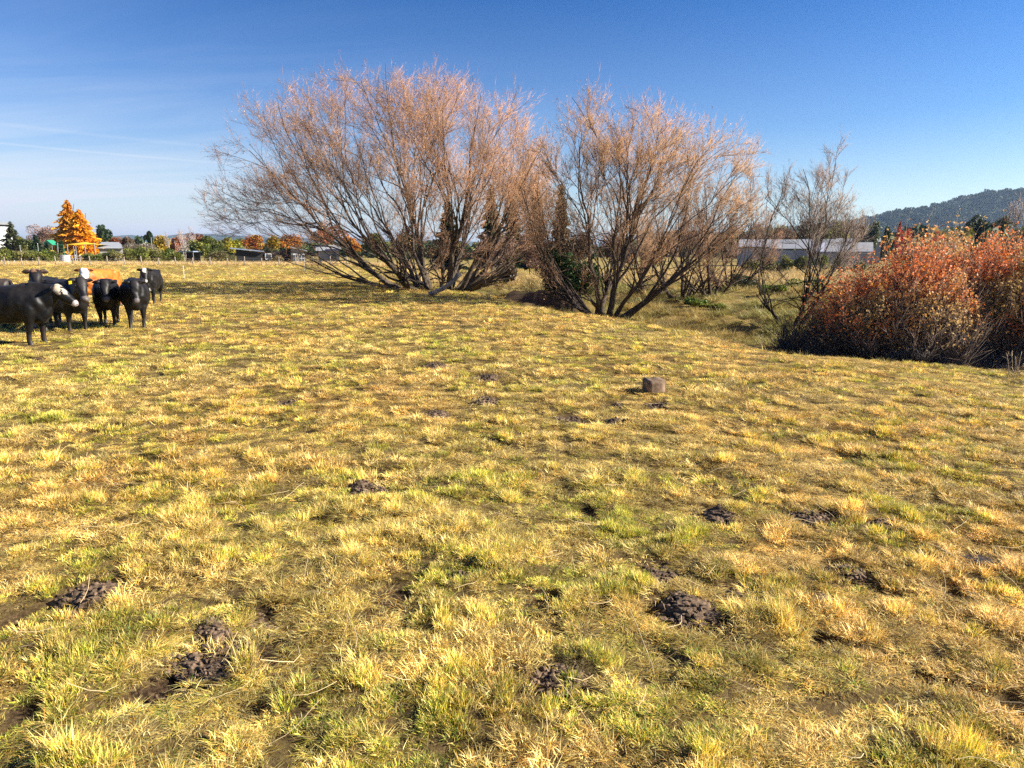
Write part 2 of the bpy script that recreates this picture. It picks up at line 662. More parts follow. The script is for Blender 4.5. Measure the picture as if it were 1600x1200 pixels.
for (px, py, w, hf, kind, lab) in CLODS:
    x, y = march(px, py, base_h)
    size = px_size(w, math.hypot(y * CP + EYE * SP, 0))
    CLOD_POS.append((x, y, size))
    SOIL.append((x, y, size * (0.62 if kind != 'pat' else 0.45)))
for i in range(46):                                   # hoof pocks and thin spots
    py = random.uniform(560, 1190); px = random.uniform(-100, 1700)
    x, y = march(px, py, base_h)
    SOIL.append((x, y, random.uniform(0.05, 0.13)))
for px, py, rr_ in ((1450, 566, 0.55), (1500, 569, 0.6), (1550, 574, 0.7), (1590, 580, 0.6), (1620, 584, 0.8), (1330, 559, 0.3)):   # trodden mud below the thicket
    x, y = march(px, py, base_h)
    SOIL.append((x, y, rr_))
SOIL_A = np.array(SOIL)


def soil_mask(x, y):
    s = np.zeros(np.shape(x))
    n = 0.6 + 0.9 * fbm(x * 7, y * 7, 3, 71)
    for sx, sy, sr in SOIL:
        d = np.hypot((x - sx), (y - sy) * 0.8) / (sr * n)
        s = np.maximum(s, 1 - sstep(0.6, 1.15, d))
    thin = fbm(x * 2.2, y * 2.2, 4, 91)
    s = np.maximum(s, 0.75 * sstep(0.655, 0.72, thin))
    return s


# ------------------------------------------------------------------ ground sheet


def graded(fine_lo, fine_hi, step, far_lo, far_hi, g=1.09):
    a = list(np.arange(fine_lo, fine_hi, step))
    s = step; v = a[-1]
    while v < far_hi:
        s *= g; v += s; a.append(v)
    s = step; v = a[0]; left = []
    while v > far_lo:
        s *= g; v -= s; left.append(v)
    return np.array(left[::-1] + a)


gx = graded(-7, 11, 0.115, -9000, 9000)
gy = graded(1.2, 12, 0.095, -300, 9000, 1.06)
GX, GY = np.meshgrid(gx, gy)
fx_, fy_ = GX.ravel(), GY.ravel()
GD = edge_dist(fx_, fy_)
gz = ground_h(fx_, fy_, GD)
nearm = (np.hypot(fx_, fy_) < 60)
smask = np.zeros(len(fx_))
smask[nearm] = soil_mask(fx_[nearm], fy_[nearm])
bank = sstep(0.2, 1.4, GD) * (1 - sstep(12, 22, GD)) * (1 - sstep(45, 62, fy_)) * sstep(0.48, 0.68, fbm(fx_ * 0.8, fy_ * 0.8, 3, 51)) * 0.4
for sx_, sy_, sr_ in ((10.6, 18.0, 2.6), (13.6, 18.2, 2.6), (16.5, 17.2, 2.8), (12.5, 16.4, 1.8)):         # bare earth and leaf litter under the shrubs
    bank = np.maximum(bank, 0.95 * (1 - sstep(0.6, 1.1, np.hypot(fx_ - sx_, fy_ - sy_) / sr_)))
bank = np.maximum(bank, 1.6 * bank_w(fx_, fy_) * sstep(2.4, 3.3, GD) * (1 - sstep(4.2, 5.0, GD)))  # bare soil on the bank front, its dark tone standing in for shade
bank = np.minimum(bank, 0.97)
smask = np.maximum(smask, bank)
earth = 0.72 * (1 - sstep(18, 48, np.hypot(fx_, fy_)))      # thin thatch over earth, darkened to stand in for shade between the tufts
smask0 = smask.copy()
smask = np.maximum(smask, np.where(GD < 0.5, earth, 0))
gz = gz - 0.045 * np.where(nearm, smask0, 0) * (1 - sstep(0, 1, GD))
ny, nx = GX.shape
ii = np.arange(ny * nx).reshape(ny, nx)
gf = np.stack([ii[:-1, :-1], ii[:-1, 1:], ii[1:, 1:], ii[1:, :-1]], -1).reshape(-1, 4)
gme = mesh_np("ground", np.stack([fx_, fy_, gz], -1), gf, smooth=True)
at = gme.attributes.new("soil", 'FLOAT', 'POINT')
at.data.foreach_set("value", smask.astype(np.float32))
ground = link("ground", gme, M['ground'])
tag(ground, 'autumn pasture of yellow grass falling gently to a gully', 'ground', kind='structure')

# ------------------------------------------------------------------ instancing for uncountable things


def hidden_collection(name, meshes, mat):
    c = bpy.data.collections.new(name)
    for i, me in enumerate(meshes):
        if not me.materials:
            me.materials.append(mat)
        o = bpy.data.objects.new("%s_%02d" % (name, i), me)
        c.objects.link(o)
    return c


def scatter(name, pts, rot, scl, idx, tint, coll, label, cat):
    me = bpy.data.meshes.new(name)
    n = len(pts)
    me.vertices.add(n)
    me.vertices.foreach_set("co", np.asarray(pts, np.float32).ravel())
    a = me.attributes.new("rot", 'FLOAT_VECTOR', 'POINT'); a.data.foreach_set("vector", np.asarray(rot, np.float32).ravel())
    a = me.attributes.new("scl", 'FLOAT_VECTOR', 'POINT'); a.data.foreach_set("vector", np.asarray(scl, np.float32).ravel())
    a = me.attributes.new("idx", 'INT', 'POINT'); a.data.foreach_set("value", np.asarray(idx, np.int32))
    t4 = np.ones((n, 4), np.float32); t4[:, :3] = tint
    a = me.attributes.new("tint", 'FLOAT_COLOR', 'POINT'); a.data.foreach_set("color", t4.ravel())
    o = link(name, me)
    g = bpy.data.node_groups.new(name + "_nodes", 'GeometryNodeTree')
    g.interface.new_socket("Geometry", in_out='INPUT', socket_type='NodeSocketGeometry')
    g.interface.new_socket("Geometry", in_out='OUTPUT', socket_type='NodeSocketGeometry')
    N, L = g.nodes, g.links
    gi, go = N.new('NodeGroupInput'), N.new('NodeGroupOutput')
    ci = N.new('GeometryNodeCollectionInfo')
    ci.inputs['Collection'].default_value = coll
    ci.inputs['Separate Children'].default_value = True
    ci.inputs['Reset Children'].default_value = True
    iop = N.new('GeometryNodeInstanceOnPoints')
    iop.inputs['Pick Instance'].default_value = True

    def named(nm, typ):
        q = N.new('GeometryNodeInputNamedAttribute'); q.data_type = typ
        q.inputs['Name'].default_value = nm
        return q.outputs['Attribute']
    e2r = N.new('FunctionNodeEulerToRotation')
    L.new(named("rot", 'FLOAT_VECTOR'), e2r.inputs[0])
    L.new(gi.outputs[0], iop.inputs['Points'])
    L.new(ci.outputs[0], iop.inputs['Instance'])
    L.new(named("idx", 'INT'), iop.inputs['Instance Index'])
    L.new(e2r.outputs[0], iop.inputs['Rotation'])
    L.new(named("scl", 'FLOAT_VECTOR'), iop.inputs['Scale'])
    L.new(iop.outputs[0], go.inputs[0])
    md = o.modifiers.new("scatter", 'NODES')
    md.node_group = g
    tag(o, label, cat, kind='stuff')
    return o


# ------------------------------------------------------------------ grass tufts


def tuft(nb, rad, h0, h1, w, lean, curl, palette, seed, flat=0.0):
    r = np.random.default_rng(seed)
    K = 4
    a = r.uniform(0, 2 * math.pi, nb)
    rr = rad * np.sqrt(r.uniform(0, 1, nb))
    base = np.stack([rr * np.cos(a), rr * np.sin(a), np.full(nb, -0.015)], -1)
    az = a + r.normal(0, 0.9, nb)
    h = r.uniform(h0, h1, nb)
    tilt = np.abs(r.normal(lean, 0.3, nb)) + flat * r.uniform(0.4, 1.0, nb)
    tilt = np.clip(tilt, 0, 1.45)
    pts = [base]
    cur = base.copy()
    for k in range(K):
        tl = np.clip(tilt + curl * k / K * r.uniform(0.3, 1.4, nb), 0, 1.75)
        d = np.stack([np.sin(tl) * np.cos(az), np.sin(tl) * np.sin(az), np.cos(tl)], -1)
        cur = cur + d * (h / K)[:, None]
        cur[:, 2] = np.maximum(cur[:, 2], 0.002 + 0.012 * r.uniform(0, 1, nb))
        pts.append(cur.copy())
    P = np.stack(pts, 1)
    side = np.stack([-np.sin(az), np.cos(az), np.zeros(nb)], -1)
    tw = r.normal(0, 0.7, nb)
    side = side * np.cos(tw)[:, None] + np.stack([np.cos(az), np.sin(az), np.zeros(nb)], -1) * np.sin(tw)[:, None]
    wk = np.array([0.8, 1.0, 0.85, 0.5, 0.08])
    ww = w * r.uniform(0.6, 1.3, nb)
    V = np.empty((nb, K + 1, 2, 3))
    V[:, :, 0] = P - side[:, None, :] * (ww[:, None] * wk)[..., None] / 2
    V[:, :, 1] = P + side[:, None, :] * (ww[:, None] * wk)[..., None] / 2
    id_ = np.arange(nb * (K + 1) * 2).reshape(nb, K + 1, 2)
    q = np.stack([id_[:, :-1, 0], id_[:, :-1, 1], id_[:, 1:, 1], id_[:, 1:, 0]], -1).reshape(-1, 4)
    pal = np.array([p[0] for p in palette]); pw = np.array([p[1] for p in palette], float); pw /= pw.sum()
    c = pal[r.choice(len(pal), nb, p=pw)] * r.uniform(0.5, 1.35, (nb, 1))
    t = np.linspace(0, 1, K + 1)
    tip = np.array([0.52, 0.36, 0.12])
    dry = (r.uniform(0, 1, nb) < 0.5)[:, None, None]
    C = np.repeat(c[:, None, :], K + 1, 1)
    mixw = (t ** 2 * 0.55)[None, :, None] * dry
    C = C * (1 - mixw) + tip * mixw
    C = np.repeat(C[:, :, None, :], 2, 2).reshape(-1, 3)
    return mesh_np("grass_tuft", V.reshape(-1, 3), q, smooth=True, col=C)


STRAW = (0.66, 0.49, 0.19); PALE = (0.80, 0.66, 0.35); GOLD = (0.62, 0.38, 0.07); RUST = (0.38, 0.18, 0.05)
YGREEN = (0.50, 0.46, 0.06); GREEN = (0.19, 0.25, 0.035); OLIVE = (0.30, 0.28, 0.06); BLUEG = (0.14, 0.20, 0.07)
BROWN = (0.20, 0.12, 0.06)
pal_straw = [(STRAW, 5), (PALE, 4), (GOLD, 3), (RUST, 3), (OLIVE, 1), (BROWN, 3)]
pal_mix = [(STRAW, 6), (GOLD, 4), (YGREEN, 4), (OLIVE, 2), (PALE, 4), (GREEN, 2), (RUST, 2), (BROWN, 2)]
pal_green = [(YGREEN, 6), (GREEN, 5), (OLIVE, 3), (STRAW, 4), (BLUEG, 2), (GOLD, 2), (BROWN, 1)]
TUFTS = []
for i in range(4):
    TUFTS.append(tuft(76, 0.11, 0.04, 0.11, 0.0046, 0.9, 0.6, pal_straw, 100 + i, flat=0.5))       # laid thatch
for i in range(4):
    TUFTS.append(tuft(70, 0.07, 0.035, 0.095, 0.0046, 0.5, 0.8, pal_mix, 200 + i))                   # short mixed
for i in range(3):
    TUFTS.append(tuft(70, 0.075, 0.035, 0.085, 0.005, 0.5, 0.7, pal_green, 300 + i))                # green
for i in range(3):
    TUFTS.append(tuft(90, 0.07, 0.07, 0.17, 0.0045, 0.75, 1.0, pal_mix, 400 + i))                    # rank, arching
for i in range(2):
    TUFTS.append(tuft(60, 0.10, 0.20, 0.55, 0.006, 0.28, 0.5, [(PALE, 5), (STRAW, 4), (OLIVE, 1)], 500 + i))   # tall dry
grass_coll = hidden_collection("grass_tuft", TUFTS, M['grass'])


def grass_points(Y0, Y1, dens, spread=0.86, seed=1):
    r = np.random.default_rng(seed)
    area = 2 * (spread * (Y1 ** 2 - Y0 ** 2) / 2 + 2.0 * (Y1 - Y0))
    n = int(area * dens)
    u = r.uniform(0, 1, n)
    # width grows with distance: sample y with pdf ~ spread*y+2
    A, B, Cc = spread / 2, 2.0, -(spread / 2 * Y0 ** 2 + 2.0 * Y0)
    tot = spread / 2 * (Y1 ** 2 - Y0 ** 2) + 2.0 * (Y1 - Y0)
    y = (-B + np.sqrt(B * B - 4 * A * (Cc - u * tot))) / (2 * A)
    x = (r.uniform(-1, 1, n)) * (spread * y + 2.0)
    return x, y, r


def worley(x, y, cell, seed):
    """distance to the nearest tussock centre, in cells, and that tussock's random number"""
    gx_, gy_ = x / cell, y / cell
    ix, iy = np.floor(gx_), np.floor(gy_)
    best = np.full(len(x), 9.0); who = np.zeros(len(x))
    for ox in (-1, 0, 1):
        for oy in (-1, 0, 1):
            cx, cy = ix + ox, iy + oy
            px_, py_ = cx + hash2(cx, cy, seed), cy + hash2(cx, cy, seed + 7)
            d_ = np.hypot(gx_ - px_, gy_ - py_)
            m = d_ < best
            best = np.where(m, d_, best)
            who = np.where(m, hash2(cx, cy, seed + 13), who)
    return best, who


def make_grass():
    X, Y, S, Z = [], [], [], []
    for (a, b, dens, s0) in ((1.0, 5.0, 700, 0.56), (5.0, 9.0, 430, 0.66), (9.0, 16.0, 165, 0.9), (16.0, 28.0, 55, 1.3), (28.0, 50.0, 13, 2.1), (50.0, 100.0, 2.0, 3.6)):
        x, y, r = grass_points(a, b, dens, seed=int(a * 10))
        X.append(x); Y.append(y); S.append(np.full(len(x), s0))
    x, y, s = np.concatenate(X), np.concatenate(Y), np.concatenate(S)
    r = np.random.default_rng(5)
    d = edge_dist(x, y)
    sm = soil_mask(x, y)
    hollow = 1 - sstep(0.3, 0.47, 0.5 * fbm(x * 3.2, y * 3.2, 3, 11) + 0.5 * fbm(x * 8.0, y * 8.0, 2, 131))
    keep = (r.uniform(0, 1, len(x)) > np.maximum(sm * 0.97, 0.25 * hollow)) & (d < 1.2 + r.normal(0, 0.7, len(x)))
    kd, _ = worley(x + 0.16 * fbm(x * 8.0, y * 8.0, 2, 131), y + 0.16 * fbm(x * 3.2, y * 3.2, 3, 11), 0.125, 401)
    keep &= (y > 11) | (r.uniform(0, 1, len(x)) > 0.2 * sstep(0.5, 0.68, kd))
    keep &= ~((y > 92) & (x < -20))
    x, y, s, d = x[keep], y[keep], s[keep], d[keep]
    n = len(x)
    z = ground_h(x, y, d)
    clump = fbm(x * 3.2, y * 3.2, 3, 11)           # the same hummocks as the ground
    fine = fbm(x * 8.0, y * 8.0, 2, 131)
    big = fbm(x * 0.35, y * 0.35, 4, 151)
    rank = sstep(0.5, 0.66, fbm(x * 0.9, y * 0.9, 3, 171)) * (1 - sstep(4.5, 10, y))
    g = 0.35 * fbm(x * 0.8, y * 0.8, 3, 191) + 0.65 * fbm(x * 2.8, y * 2.8, 3, 197)
    u = r.uniform(0, 1, n)
    gsel = g + r.normal(0, 0.07, n)
    idx = np.where(gsel < 0.49, r.integers(0, 4, n), np.where(gsel < 0.60, r.integers(4, 8, n), r.integers(8, 11, n)))
    idx = np.where(u < rank * 0.28, r.integers(11, 14, n), idx)
    hs = (0.25 + 1.0 * sstep(0.3, 0.7, clump)) * (0.45 + 0.95 * sstep(0.25, 0.75, fine)) * r.uniform(0.75, 1.3, n)
    hs = 0.82 * hs * (1.0 - 0.2 * sstep(4, 8, y))
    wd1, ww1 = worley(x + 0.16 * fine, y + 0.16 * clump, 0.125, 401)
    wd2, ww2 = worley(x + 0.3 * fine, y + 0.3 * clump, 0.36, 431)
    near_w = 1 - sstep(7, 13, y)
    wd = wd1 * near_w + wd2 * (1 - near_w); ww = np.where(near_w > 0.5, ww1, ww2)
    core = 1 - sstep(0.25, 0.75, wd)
    hs = 0.88 * hs * (0.5 + (0.3 + 0.9 * ww) * core)
    gap = (core < 0.2)
    idx = np.where(gap & (idx > 3) & (r.uniform(0, 1, n) < 0.7), r.integers(0, 4, n), idx)
    sxy = s * r.uniform(0.85, 1.2, n)
    scl = np.stack([sxy, sxy, (0.74 * s) ** 0.5 * hs], -1)
    # laid over in swirls
    la = fbm(x * 1.2, y * 1.2, 2, 211) * 4 * math.pi
    lm = 0.5 * sstep(0.3, 0.8, fbm(x * 1.1, y * 1.1, 2, 231))
    rot = np.stack([lm * np.sin(la), lm * np.cos(la), r.uniform(0, 2 * math.pi, n)], -1)
    tint = np.ones((n, 3)) * (0.66 + 0.85 * sstep(0.15, 0.85, 0.5 * fine + 0.5 * fbm(x * 9, y * 9, 2, 333)))[:, None]
    warm = sstep(0.35, 0.7, big)[:, None]
    tint = tint * (np.array([1.03, 0.98, 0.86]) * warm + np.array([0.98, 1.01, 0.9]) * (1 - warm))
    tint *= (0.68 + 0.40 * core + 0.22 * (ww - 0.5))[:, None]  # shade between the tussocks put into the tint: gap tufts darker
    tint *= r.uniform(0.62, 1.36, (n, 1)) * np.array([1.26, 1.27, 1.14])
    rusty = sstep(0.55, 0.72, fbm(x * 1.3, y * 1.3, 3, 351))[:, None]
    tint = tint * (1 - 0.25 * rusty * np.array([0.02, 0.2, 0.34]))
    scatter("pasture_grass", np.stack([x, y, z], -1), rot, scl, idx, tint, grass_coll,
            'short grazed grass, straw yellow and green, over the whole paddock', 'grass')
    print("grass tufts", n)


make_grass()


def make_rough_grass():
    """rank tussocks in the gully and on the far bank, dry strip along the far fence"""
    r = np.random.default_rng(77)
    n0 = 46000
    x = r.uniform(-14, 42, n0); y = r.uniform(11, 60, n0)
    d = edge_dist(x, y)
    dens = fbm(x * 0.45, y * 0.45, 3, 251)
    under = np.zeros(n0, bool)
    for sx_, sy_, sr_ in ((10.6, 18.0, 2.0), (13.6, 18.2, 2.2), (16.5, 17.2, 2.2), (12.5, 16.4, 1.4)):
        under |= np.hypot(x - sx_, y - sy_) < sr_
    under |= (r.uniform(0, 1, n0) < 1.5 * bank_w(x, y)) & (d > 2.6) & (d < 4.8)
    k = ~under & (d > 0.0) & (d < 26) & (r.uniform(0, 1, n0) < sstep(0.28, 0.6, dens) + 0.25) & (np.abs(x) < 0.95 * y + 4)
    x, y, d = x[k], y[k], d[k]
    n = len(x)
    idx = np.where(r.uniform(0, 1, n) < 0.2, r.integers(14, 16, n), r.integers(11, 14, n))
    s = r.uniform(0.9, 2.1, n) * (0.45 + 0.55 * sstep(0.5, 5.0, d)) * (0.7 + 0.7 * fbm(x * 0.45, y * 0.45, 3, 251))
    hz = np.where(idx > 13, 0.5, 1.0)
    scl = np.stack([s, s, s * r.uniform(0.55, 1.05, n) * hz], -1)
    rot = np.stack([r.normal(0, 0.12, n), r.normal(0, 0.12, n), r.uniform(0, 6.28, n)], -1)
    t = np.array([1.0, 0.95, 0.72]) * r.uniform(0.4, 1.0, (n, 1))
    gr = sstep(0.45, 0.65, fbm(x * 0.3, y * 0.3, 2, 271))[:, None]
    t = t * (1 - 0.22 * gr * np.array([1, 0.3, 0.6]))
    P = [np.stack([x, y, ground_h(x, y, d) - 0.02], -1)]; RO = [rot]; SC = [scl]; ID = [idx]; TI = [t]
    # far field beyond the gully: pale hay
    n = 5000
    x = r.uniform(-30, 75, n); y = r.uniform(48, 105, n)
    k = edge_dist(x, y) > 4
    x, y = x[k], y[k]; n = len(x)
    s = r.uniform(2.2, 4.0, n)
    P.append(np.stack([x, y, ground_h(x, y)], -1)); RO.append(np.stack([np.zeros(n), np.zeros(n), r.uniform(0, 6.28, n)], -1))
    SC.append(np.stack([s, s, s * 0.45], -1)); ID.append(r.integers(14, 16, n)); TI.append(np.array([1.0, 0.92, 0.85]) * r.uniform(0.8, 1.15, (n, 1)))
    # dry strip under the far fence on the left
    n = 3800
    x = r.uniform(-90, -8, n); y = r.uniform(91.5, 99, n)
    s = r.uniform(1.6, 3.2, n)
    P.append(np.stack([x, y, ground_h(x, y)], -1)); RO.append(np.stack([r.normal(0, .1, n), np.zeros(n), r.uniform(0, 6.28, n)], -1))
    SC.append(np.stack([s, s, s * r.uniform(0.2, 0.5, n)], -1)); ID.append(r.integers(14, 16, n))
    TI.append(np.array([1.15, 1.08, 1.1]) * r.uniform(0.85, 1.2, (n, 1)))
    scatter("rough_grass", np.vstack(P), np.vstack(RO), np.vstack(SC), np.concatenate(ID), np.vstack(TI), grass_coll,
            'rank uncut grass in the gully, far hay field and fence strip', 'grass')


make_rough_grass()

# ------------------------------------------------------------------ soil mounds and pats


def ico(sub):
    import bmesh
    bm = bmesh.new()
    bmesh.ops.create_icosphere(bm, subdivisions=sub, radius=1.0)
    v = np.array([q.co[:] for q in bm.verts])
    f = np.array([[q.index for q in p.verts] for p in bm.faces])
    bm.free()
    return v, f


ICO = {k: ico(k) for k in (2, 3, 4, 5)}


def n3(v, s, seed):
    return (fbm(v[:, 0] * s + 3.1, v[:, 1] * s + v[:, 2] * s * 0.7, 3, seed) + fbm(v[:, 2] * s - 1.7, v[:, 0] * s * 0.8 - v[:, 1] * s * 0.6, 3, seed + 5)) - 1.0


ICO1 = ico(1)
names = {'mound': 'soil_mound', 'scrape': 'soil_scrape', 'pat': 'cow_pat'}
for i, (px, py, w, hf, kind, lab) in enumerate(CLODS):
    x, y, size = CLOD_POS[i]
    sub = 5 if size * 1067 / y > 50 and y < 6.5 else 4 if y < 12 else 3
    v, f = ICO[sub]
    v = v.copy()
    seed = 900 + i * 31
    rad = size / 2
    asp = {'mound': 0.85, 'scrape': 0.6, 'pat': 0.9}[kind]
    big = n3(v, 1.3, seed); mid = n3(v, 3.2, seed + 1); fin = n3(v, 8.0, seed + 2)
    if kind == 'pat':
        k = 1 + 0.25 * big + 0.10 * mid + 0.05 * fin
        v = v * k[:, None]
        rim = np.exp(-((np.hypot(v[:, 0], v[:, 1]) - 0.8) / 0.2) ** 2)
        v[:, 2] = np.maximum(v[:, 2], -0.2) * (0.7 + 0.5 * rim)
    elif kind == 'scrape':
        k = 1 + 0.5 * big + 0.5 * mid + 0.4 * fin + 0.25 * n3(v, 17.0, seed + 3)
        v = v * k[:, None]
    else:
        k = 1 + 0.26 * big + 0.34 * mid + 0.34 * fin + 0.22 * n3(v, 17.0, seed + 3)
        v = v * k[:, None]
    v *= np.array([rad, rad * asp, size * hf * 0.42])
    ang = random.uniform(-0.35, 0.35)
    ca, sa = math.cos(ang), math.sin(ang)
    v = v @ np.array([[ca, sa, 0], [-sa, ca, 0], [0, 0, 1]])
    gz0 = ground_h(x + v[:, 0], y + v[:, 1])
    v[:, 2] += gz0 - gh(x, y)                              # lies along the ground
    z0 = gh(x, y) - 0.02 - (size * hf * 0.15)
    me = mesh_np(names[kind], v, f, smooth=True)
    o = link(names[kind], me, M['pat'] if kind == 'pat' else M['soil'], loc=(x, y, z0))
    if kind != 'pat' and y < 13:
        rc = np.random.default_rng(7000 + i)
        nc = int(np.clip(size * 800, 40, 320))
        pick_ = rc.integers(0, len(v), nc * 3)
        pick_ = pick_[v[pick_, 2] > np.median(v[:, 2])][:nc]
        vi, fi_ = ICO1
        CV, CF = [], []
        for q_, a_ in enumerate(pick_):
            sc_ = rc.uniform(0.004, 0.019) * (0.6 + 0.8 * min(size, 0.5)) * (1 if rc.uniform() < 0.85 else 1.6)
            jit = vi * (1 + 0.45 * rc.normal(0, 1, (len(vi), 1)) * 0.6)
            CV.append(jit * np.array([sc_, sc_ * rc.uniform(.6, 1), sc_ * rc.uniform(.5, .9)]) + v[a_] + np.array([0, 0, sc_ * 0.15]))
            CF.append(fi_ + q_ * len(vi))
        co_ = link("soil_crumbs", mesh_np("soil_crumbs", np.vstack(CV), np.vstack(CF), False), M['soil'], o)
        co_["kind"] = "stuff"
    tag(o, lab, 'cow pat' if kind == 'pat' else 'soil mound', {'mound': 'molehills and clods on the pasture', 'scrape': 'soil scrapes on the pasture', 'pat': 'cow pats on the pasture'}[kind])


def make_crumbs():
    V, F = [], []
    v0, f0 = ico(1); n = 0
    r = np.random.default_rng(31)
    for (x, y, size), c in zip(CLOD_POS, CLODS):
        if c[4] == 'pat' or y > 11:
            continue
        for k in range(34 if y < 6 else 12):
            a = r.uniform(0, 6.28); rr = size * abs(r.normal(0.5, 0.25))
            cx, cy = x + rr * math.cos(a), y + rr * math.sin(a) * 0.8
            s = r.uniform(0.006, 0.022)
            k3 = 1 + 0.5 * n3(v0 + r.uniform(0, 50), 1.6, 5)
            V.append(v0 * k3[:, None] * np.array([s, s * r.uniform(.6, 1), s * r.uniform(.5, .9)]) + np.array([cx, cy, gh(cx, cy) + s * 0.2 - 0.02]))
            F.append(f0 + n); n += len(v0)
    o = link("soil_crumbs", mesh_np("soil_crumbs", np.vstack(V), np.vstack(F), smooth=False), M['soil'])
    tag(o, 'loose crumbs of brown soil scattered round the mounds', 'soil crumbs', kind='stuff')


make_crumbs()


def make_litter():
    """fallen straws and dead stalks lying over the nearest grass"""
    r = np.random.default_rng(61)
    n = 420
    x, y, _ = grass_points(1.6, 9.0, n / 80.0, seed=66)
    n = len(x)
    a = r.uniform(0, 6.28, n); ln = r.uniform(0.08, 0.3, n)
    K = 5
    t = np.linspace(-0.5, 0.5, K)
    bend = r.normal(0, 0.25, n)
    aa = a[:, None] + bend[:, None] * t[None] * 2
    px_ = x[:, None] + ln[:, None] * t[None] * np.cos(aa); py_ = y[:, None] + ln[:, None] * t[None] * np.sin(aa)
    pz = ground_h(px_.ravel(), py_.ravel()).reshape(n, K) + 0.03 + 0.05 * r.uniform(0, 1, (n, 1)) + r.normal(0, 0.25, (n, 1)) * ln[:, None] * t[None]
    P = np.stack([px_, py_, pz], -1)
    v, f = tubes(P, np.full((n, K), 0.0014) * r.uniform(0.7, 1.4, (n, 1)), 3)
    c = np.repeat(np.array([0.6, 0.45, 0.24]) * r.uniform(0.6, 1.2, (n, 1)), K * 3, 0)
    o = link("dead_straw", mesh_np("dead_straw", v, f, smooth=True, col=c), M['twig'])
    tag(o, 'loose dead straws lying across the nearest grass', 'straw', kind='stuff')


make_litter()

# ------------------------------------------------------------------ stone block


def make_block():
    import bmesh
    x, y = march(1023, 612, base_h)
    bm = bmesh.new()
    bmesh.ops.create_cube(bm, size=1.0)
    bmesh.ops.bevel(bm, geom=bm.edges[:], offset=0.035, segments=2, affect='EDGES')
    bmesh.ops.subdivide_edges(bm, edges=bm.edges[:], cuts=3, use_grid_fill=True)
    me = bpy.data.meshes.new("stone_block")
    bm.to_mesh(me); bm.free()
    n = len(me.vertices)
    co = np.empty(n * 3, np.float32); me.vertices.foreach_get("co", co); co = co.reshape(-1, 3)
    nn = n3(co * 1.0, 5.0, 3)
    co = co * (1 + 0.05 * nn + 0.05 * n3(co, 1.7, 9))[:, None]
    top = co[:, 2] > 0.44
    co[:, 2] -= np.where(top, 0.05 * np.exp(-((co[:, 0] ** 2 + co[:, 1] ** 2) / 0.06)), 0)
    co *= np.array([0.245, 0.21, 0.21])
    co[:, 2] += 0.075
    me.vertices.foreach_set("co", co.ravel()); me.update()
    me.polygons.foreach_set("use_smooth", np.ones(len(me.polygons), bool))
    m = plain("weathered_block", (0.20, 0.135, 0.09), 0.9, 0.5, 9.0, 0.5, 0.15)
    o = link("stone_block", me, m, loc=(x, y + 0.08, gh(x, y)), rz=R(-13))
    o.rotation_euler = (R(2), R(-2), R(14))
    tag(o, 'brown weathered square stone block with a dished top, standing in grass', 'block')


make_block()

# ------------------------------------------------------------------ bare trees


def envelope(right, left, depth_k):
    """right/left: [(elevation deg, radius)], returns f(p)->relative radius (>1 is outside)"""
    er, rr = np.array(right, float).T; el, rl = np.array(left, float).T

    def f(p):
        rho = np.hypot(p[..., 0], p[..., 1] / depth_k)
        elev = np.degrees(np.arctan2(p[..., 2], np.maximum(rho, 1e-6)))
        wgt = 0.5 + 0.5 * p[..., 0] / np.maximum(rho, 1e-6)
        wgt = np.clip(wgt, 0, 1)
        Rr = np.interp(elev, er, rr) * wgt + np.interp(elev, el, rl) * (1 - wgt)
        lob = 1 + 0.03 * np.sin(p[..., 0] * 1.3 + 1.3) + 0.03 * np.sin(p[..., 1] * 1.7 + p[..., 2] * 1.1)
        return np.sqrt(rho ** 2 + p[..., 2] ** 2) / (Rr * lob)
    return f


LIM = [0.70, 0.88]       # limbs end at this share of the crown's radius


def grow(start, dirs, length, K, wig, up, env, r):
    N = len(start)
    P = np.empty((N, K + 1, 3)); P[:, 0] = start
    d = unit(dirs); p = start.copy()
    drift = r.normal(0, 1, (N, 3))
    for k in range(K):
        drift = 0.6 * drift + 0.8 * r.normal(0, 1, (N, 3))
        d = unit(d + wig * drift + np.array([0, 0, up]))
        p = p + d * (length / K)[:, None]
        P[:, k + 1] = p
    if env is not None:                      # end every branch at the crown's outline
        lim = r.uniform(LIM[0], LIM[1], N)
        e = env(P)
        out = e > lim[:, None]
        out[:, 0] = False
        first = np.where(out.any(1), np.argmax(out, 1), K).astype(float)
        j = np.maximum(first.astype(int), 1)
        ar = np.arange(N)
        e0, e1 = e[ar, j - 1], e[ar, j]
        fr = np.clip((lim - e0) / np.maximum(e1 - e0, 1e-6), 0.05, 1)
        tmax = np.where(out.any(1), j - 1 + fr, K)
        tmax = np.maximum(tmax, 0.35)
        u = np.linspace(0, 1, K + 1)[None] * tmax[:, None]
        a = np.minimum(u.astype(int), K - 1); f = (u - a)[..., None]
        P = P[ar[:, None], a] * (1 - f) + P[ar[:, None], a + 1] * f
    return P


